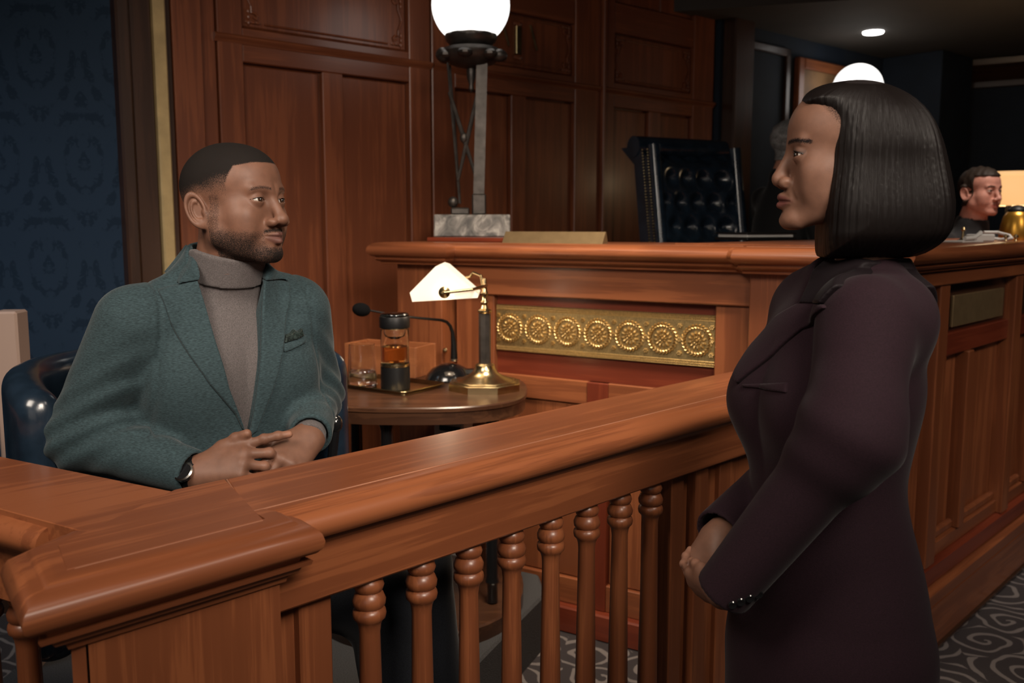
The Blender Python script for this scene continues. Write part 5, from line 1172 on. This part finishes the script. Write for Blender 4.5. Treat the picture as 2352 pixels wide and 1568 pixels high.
c0 = np.array([T_hw+R_hw @ np.array([x, y, z]) for x in (-.115, .115) for y in (-.17, .095) for z in (-.175, .14)]); v, q = polygonize(f_bob, c0.min(0), c0.max(0), .0022); v = relax(v, q, 1); Qh = loc(v.astype(F32), R_hw, T_hw)/S_hw; meshobj('hair', [(v, q, 0, dict(su=np.arctan2(Qh[:, 0], -(Qh[:, 1]+.03)), sv=Qh[:, 2]*2))], ['bob_hair'], woman)
# ring and cuff buttons
rp = np.array(RWw)+R_1 @ (fp1_[2][0]*.45+fp1_[2][1]*.55)*.84; rd = R_1 @ (fp1_[2][1]-fp1_[2][0]); q_ = MB(); q_.lathe([(.0082, -.0013), (.0094, 0), (.0082, .0013), (.0074, 0), (.0082, -.0013)], n=20, cap=False); q_.ball((.0, -.0105, 0), (.0032, .0032, .0032), 6, 4)
o = q_.build('ring', 'steel', woman, M=Matrix.Translation(Vector(rp)-woman.location) @ Vector(rd).to_track_quat('Z', 'Y').to_matrix().to_4x4()); tag(o, 'silver ring with a bright stone')
for bx_, by_ in ((1682, 1388), (1701, 1381), (1722, 1373), (1742, 1364)):
    h_ = raycast(coat_solid, bx_, by_, .9)
    if h_ is not None: q_ = MB(); q_.lathe([(0, 0), (.0065, 0), (.0072, .0015), (.006, .003), (.003, .0022), (0, .002)], n=16, cap=False); q_.build('cuff_button', 'black_gloss', woman, M=Matrix.Translation(Vector(h_.astype(float))-woman.location) @ Matrix.Rotation(PI/2+.3, 4, 'X'))
# ------------------------------------------------------------------ witness chair: navy leather barrel back
wc_ = empty('witness_chair', (-.69, 2.03, .2), 0, 'navy leather swivel chair under the seated man', 'chair')
bpy.context.view_layer.update()
CC = np.array([-.715, 2.06]); CF = np.array([.75, -.66]); CF /= np.linalg.norm(CF); CR = np.array([CF[1], -CF[0]])
def f_back(P):
    x = (P[:, 0]-CC[0])*CR[0]+(P[:, 1]-CC[1])*CR[1]; y = (P[:, 0]-CC[0])*CF[0]+(P[:, 1]-CC[1])*CF[1]; z = P[:, 2]
    rx, ry = .36, .30; rho = np.sqrt((x/rx)**2+(y/ry)**2)+1e-6; d = np.abs(rho-1)*.30-.034
    top = 1.215-.05*sstep(y, -.12, .12)-.0*x; d = smax(d, z-top, .05); d = smax(d, .62-z, .03); d = smax(d, y-.06, .04); return d
v, q = polygonize(f_back, (-1.2, 1.6, .58), (-.28, 2.5, 1.26), .008); v = relax(v, q, 2); meshobj('barrel_back', [(v, q, 0, {})], ['navy_leather'], wc_)
def f_seat(P):
    x = (P[:, 0]-CC[0])*CR[0]+(P[:, 1]-CC[1])*CR[1]; y = (P[:, 0]-CC[0])*CF[0]+(P[:, 1]-CC[1])*CF[1]
    return rbox(np.stack([x, y-.02, P[:, 2]-.655], 1), (0, 0, 0), (.27, .27, .045), .04)
v, q = polygonize(f_seat, (-1.12, 1.6, .58), (-.25, 2.5, .74), .01); meshobj('seat', [(v, q, 0, {})], ['navy_leather'], wc_)
q_ = MB(); q_.lathe([(.03, .09), (.03, .38), (.06, .40), (.06, .42)], (0, .02, 0), 18); q_.build('column', 'black_plastic', wc_)
for k in range(5):
    a = k*2*PI/5+.3; q_ = MB(); q_.tube([(.02*math.cos(a), .02+.02*math.sin(a), .10), (.28*math.cos(a), .02+.28*math.sin(a), .06)], [.024, .016], 10); q_.ball((.28*math.cos(a), .02+.28*math.sin(a), .028), .028, 12, 8); q_.build('leg', 'black_plastic', wc_)
kp = Vector(at(770, 973, 2.16)); q_ = MB(); q_.ball(kp-wc_.location, (.018, .018, .022), 16, 12); q_.tube([kp-wc_.location, kp-wc_.location+Vector((-.02, .01, -.16))], .012, 10); q_.build('arm_knob', 'black_gloss', wc_)
# ------------------------------------------------------------------ judge's tufted chair
JC = Vector(at(1622, 560, 4.45)); jc = empty('judge_chair', (JC.x, JC.y, .3), math.radians(28), "tufted navy leather high-backed chair behind the bench", 'chair')
Wj, z0_, z1_ = .245, .55, 1.58
def jdepth(u, w):
    d = .0; best = 9
    for r in range(9):
        for c_ in range(-4, 5):
            cx = c_*.105+(.0525 if r % 2 else 0); cz = .62+r*.115
            if abs(cx) > .22: continue
            d2 = (u-cx)**2+(w-cz)**2; d += .034*math.exp(-d2/.0011); best = min(best, d2)
    return .05*(1-(abs(u)/Wj)**6)-d
q_ = MB(); nu, nw = 64, 96; vs = []; fs = []
for j in range(nw+1):
    w = z0_+(z1_-z0_)*j/nw
    for i in range(nu+1):
        u = -Wj+2*Wj*i/nu; curl = .05*(abs(u)/Wj)**3*1.6; top = .10*sstep(np.array(w), z1_-.10, z1_)
        vs.append((u, -jdepth(u, w)-curl+.16*(w-z0_)+float(top), w-.025*float(sstep(np.array(w), z1_-.05, z1_))*0))
for j in range(nw):
    for i in range(nu): a = j*(nu+1)+i; fs.append((a, a+1, a+nu+2, a+nu+1))
q_.add(vs, fs); q_.build('tufted_front', 'navy_leather', jc, angle=180)
q_ = MB(); vs = []; fs = []
for j in range(13):
    w = z0_+(z1_-z0_)*j/12; y = .16*(w-z0_)+(.10 if j == 12 else 0)
    vs += [(-Wj-.03, y-.07, w), (-Wj-.03, y+.07, w), (Wj+.03, y+.07, w), (Wj+.03, y-.07, w), (Wj-.012, y-.06, w), (Wj-.012, y+.03, w), (-Wj+.012, y+.03, w), (-Wj+.012, y-.06, w)]
for j in range(12):
    for k in range(8): a = j*8+k; b2 = j*8+(k+1) % 8; fs.append((a, b2, b2+8, a+8))
q_.add(vs, fs); q_.build('back_shell', 'navy_leather', jc, angle=30)
for sx_ in (-1, 1): q_ = MB(); q_.tube([(sx_*(Wj+.005), .16*(w-z0_)-.065, w) for w in np.linspace(z0_, z1_, 12)], .030, 12); q_.build('side_roll', 'navy_leather', jc)
q_ = MB(); q_.tube([(u, .16*(z1_-z0_)+.06-.04*(1-(u/(Wj+.03))**2)*0, z1_) for u in np.linspace(-Wj-.035, Wj+.035, 14)], .052, 16); q_.build('top_roll', 'navy_leather', jc)
for sx_ in (-1, 1):
    for off in (-.052, -.012):
        q_ = MB()
        for w in np.arange(z0_, z1_-.02, .014): q_.ball((sx_*(Wj+.034), .16*(w-z0_)+off, w), .0048, 6, 4)
        q_.build('nailhead_trim', 'old_brass', jc)
q_ = MB(); q_.box(-Wj, Wj, -.55, .05, .38, .52, .03); q_.build('seat', 'navy_leather', jc); q_ = MB(); q_.box(-.05, .05, -.3, -.2, 0, .38, .01); q_.build('pedestal', 'black_plastic', jc)
q_ = MB(); q_.prism([(.35, 4.05), (1.6, 3.75), (3.6, 5.2), (3.0, 6.6), (1.2, 5.55), (.35, 4.9)], 0, .3, .005); tag(q_.build('dais', 'dark_wood_x'), 'raised floor behind the bench for the judge', 'platform', kind='structure')
# ------------------------------------------------------------------ background people
def simple_person(label, head_at, face, p, sk, hair_f, hair_m, robe, S=1.0, lean=.0, collar=None, h=.003, floor=.3):
    R = basis(face); T = np.array(head_at); f = np.array([face[0], face[1], 0]); f /= np.linalg.norm(f); r = np.array([f[1], -f[0], 0])
    base = T-np.array([0, 0, 0]); ro = empty('person', (T[0]-f[0]*.15, T[1]-f[1]*.15, floor), 0, label, 'person'); bpy.context.view_layer.update()
    parts = head_parts(p, R, T, sk, (sk[0]*.8, sk[1]*.5, sk[2]*.5, 1), None, (.01, .008, .006, 1), h=h, s=S, low=-.22)
    N_ = T-f*.04+np.array([0, 0, -.20]); pel = np.array([T[0]-f[0]*.14, T[1]-f[1]*.14, T[2]-.80])
    Rt = np.stack([r, f, [0, 0, 1.0]], 1)
    sh = [N_+r*.19*s_+np.array([0, 0, -.05]) for s_ in (1, -1)]; el = [sh[i]+r*.07*s_+np.array([0, 0, -.25])+f*.06 for i, s_ in enumerate((1, -1))]; wr = [el[i]+f*.22-r*.10*s_+np.array([0, 0, .03]) for i, s_ in enumerate((1, -1))]
    kn = [pel+f*.42+r*.10*s_ for s_ in (1, -1)]; an = [k+np.array([0, 0, -(k[2]-floor-.07)]) for k in kn]
    def body(P, g):
        Q = loc(P, Rt, N_); d = ell(Q, (0, -.01, -.22), (.19+g, .12+g, .22)); d = smin(d, ell(Q, (0, -.06, -.46), (.17+g, .13+g, .2)), .08); d = smin(d, cap(Q, (-.15, -.01, -.06), (.15, -.01, -.06), .06+g), .05); d = smin(d, cap(Q, (0, 0, .04), (0, 0, -.1), .078+g, .09+g), .04)
        for i in (0, 1): d = smin(d, chain(P, [tuple(sh[i]), tuple(el[i]), tuple(wr[i])], [.06+g, .05+g, .035+g], .03), .03); d = smin(d, chain(P, [tuple(pel), tuple(kn[i]), tuple(an[i])], [.09+g, .07+g, .05+g], .03), .04)
        return d
    al = np.array([T, N_, pel]+sh+el+wr+kn+an); lo, hi = al.min(0)-.2, al.max(0)+.2; lo[2] = floor-.02
    v, q = polygonize(lambda P: body(P, -.022), lo, hi, .014); col = np.tile(np.array(sk), (len(v), 1)); parts.append((v, q, 0, dict(col=col, stubble=np.zeros(len(v)), col_hair=col)))
    for i, sx_ in ((0, -1), (1, 1)):
        hp, _, _ = hand_mesh(sx_, [(.3, .4, .3)]*4, [(.018, .022, -.004), (.040, .050, -.010), (.050, .078, -.014), (.050, .100, -.018)], frame(f+np.array([0, 0, -.1]), (0, 0, 1)), tuple(wr[i]), sk, 1.0, h=.003, elbow=tuple(el[i])); parts.append(hp)
    meshobj('body', parts, BODY_M, ro)
    v, q = polygonize(lambda P: smax(body(P, .0), -(cap(loc(P, Rt, N_), (0, .01, .09), (0, .03, .3), .062)), .01), lo, hi, .011); v = relax(v, q, 1); meshobj('robe', [(v, q, 0, {})], [robe], ro)
    if collar:
        v, q = polygonize(lambda P: np.maximum(np.abs(cap(loc(P, Rt, N_), (0, -.004, .0), (0, .004, .10), .064)-.0)-.003, np.maximum(loc(P, Rt, N_)[:, 2]-.055, -loc(P, Rt, N_)[:, 2]-.03)), N_-.12, N_+.14, .004); meshobj('collar', [(v, q, 0, {})], [collar], ro)
    hf = head_sdf(p)
    def f_hair(P): d = hf(P); return smax(d-.007+.003*n3(P, 160, 3), -hair_f(P), .006)
    v, q = polygonize(f_hair, (-.1, -.135, -.12), (.1, .12, .14), h); meshobj('hair', [(place(v*S, R, T), q, 0, {})], [hair_m], ro)
    return ro
def short_hair(P):
    X = np.abs(P[:, 0]); y, z = P[:, 1], P[:, 2]; front = np.where(y > .02, z-.072, 1); side = np.where(X > .04, np.maximum(.030-y, z-.06), 1); low = z-(-.07+np.clip((y+.02)*1.3, 0, .08)); ear = np.where(X > .07, np.sqrt((y+.02)**2+(z+.012)**2)-.034, 1); return np.minimum.reduce([front, side, low, ear])
simple_person('grey-haired judge in black robe, turned away behind the bench', at(1822, 335, 4.55), (.96, .28), dict(HP), (.46, .22, .15, 1), short_hair, 'grey_hair', 'black_robe', 1.02, collar='white_cotton')
simple_person('dark-haired man in dark suit seated at far right', at(2252, 440, 4.5), (.40, -.92), dict(HP, jaw=1.05, smile=.5), (.46, .22, .17, 1), short_hair, 'brown_hair', 'black_robe', .98)
# open binder in front of the judge
bd_ = empty('binder', (at(1735, 560, 3.95).x, 3.95, 1.4395), .5, 'black open binder with white page edge beside the judge', 'binder')
q_ = MB(); q_.box(-.14, .14, -.10, .10, 0, .012, .002); q_.build('cover', 'black_plastic', bd_); q_ = MB(); q_.box(-.13, .13, -.09, .09, .012, .026, .002); q_.build('pages', 'paper', bd_); q_ = MB(); q_.box(-.14, .14, -.10, .10, .026, .032, .002); q_.build('cover', 'black_plastic', bd_)
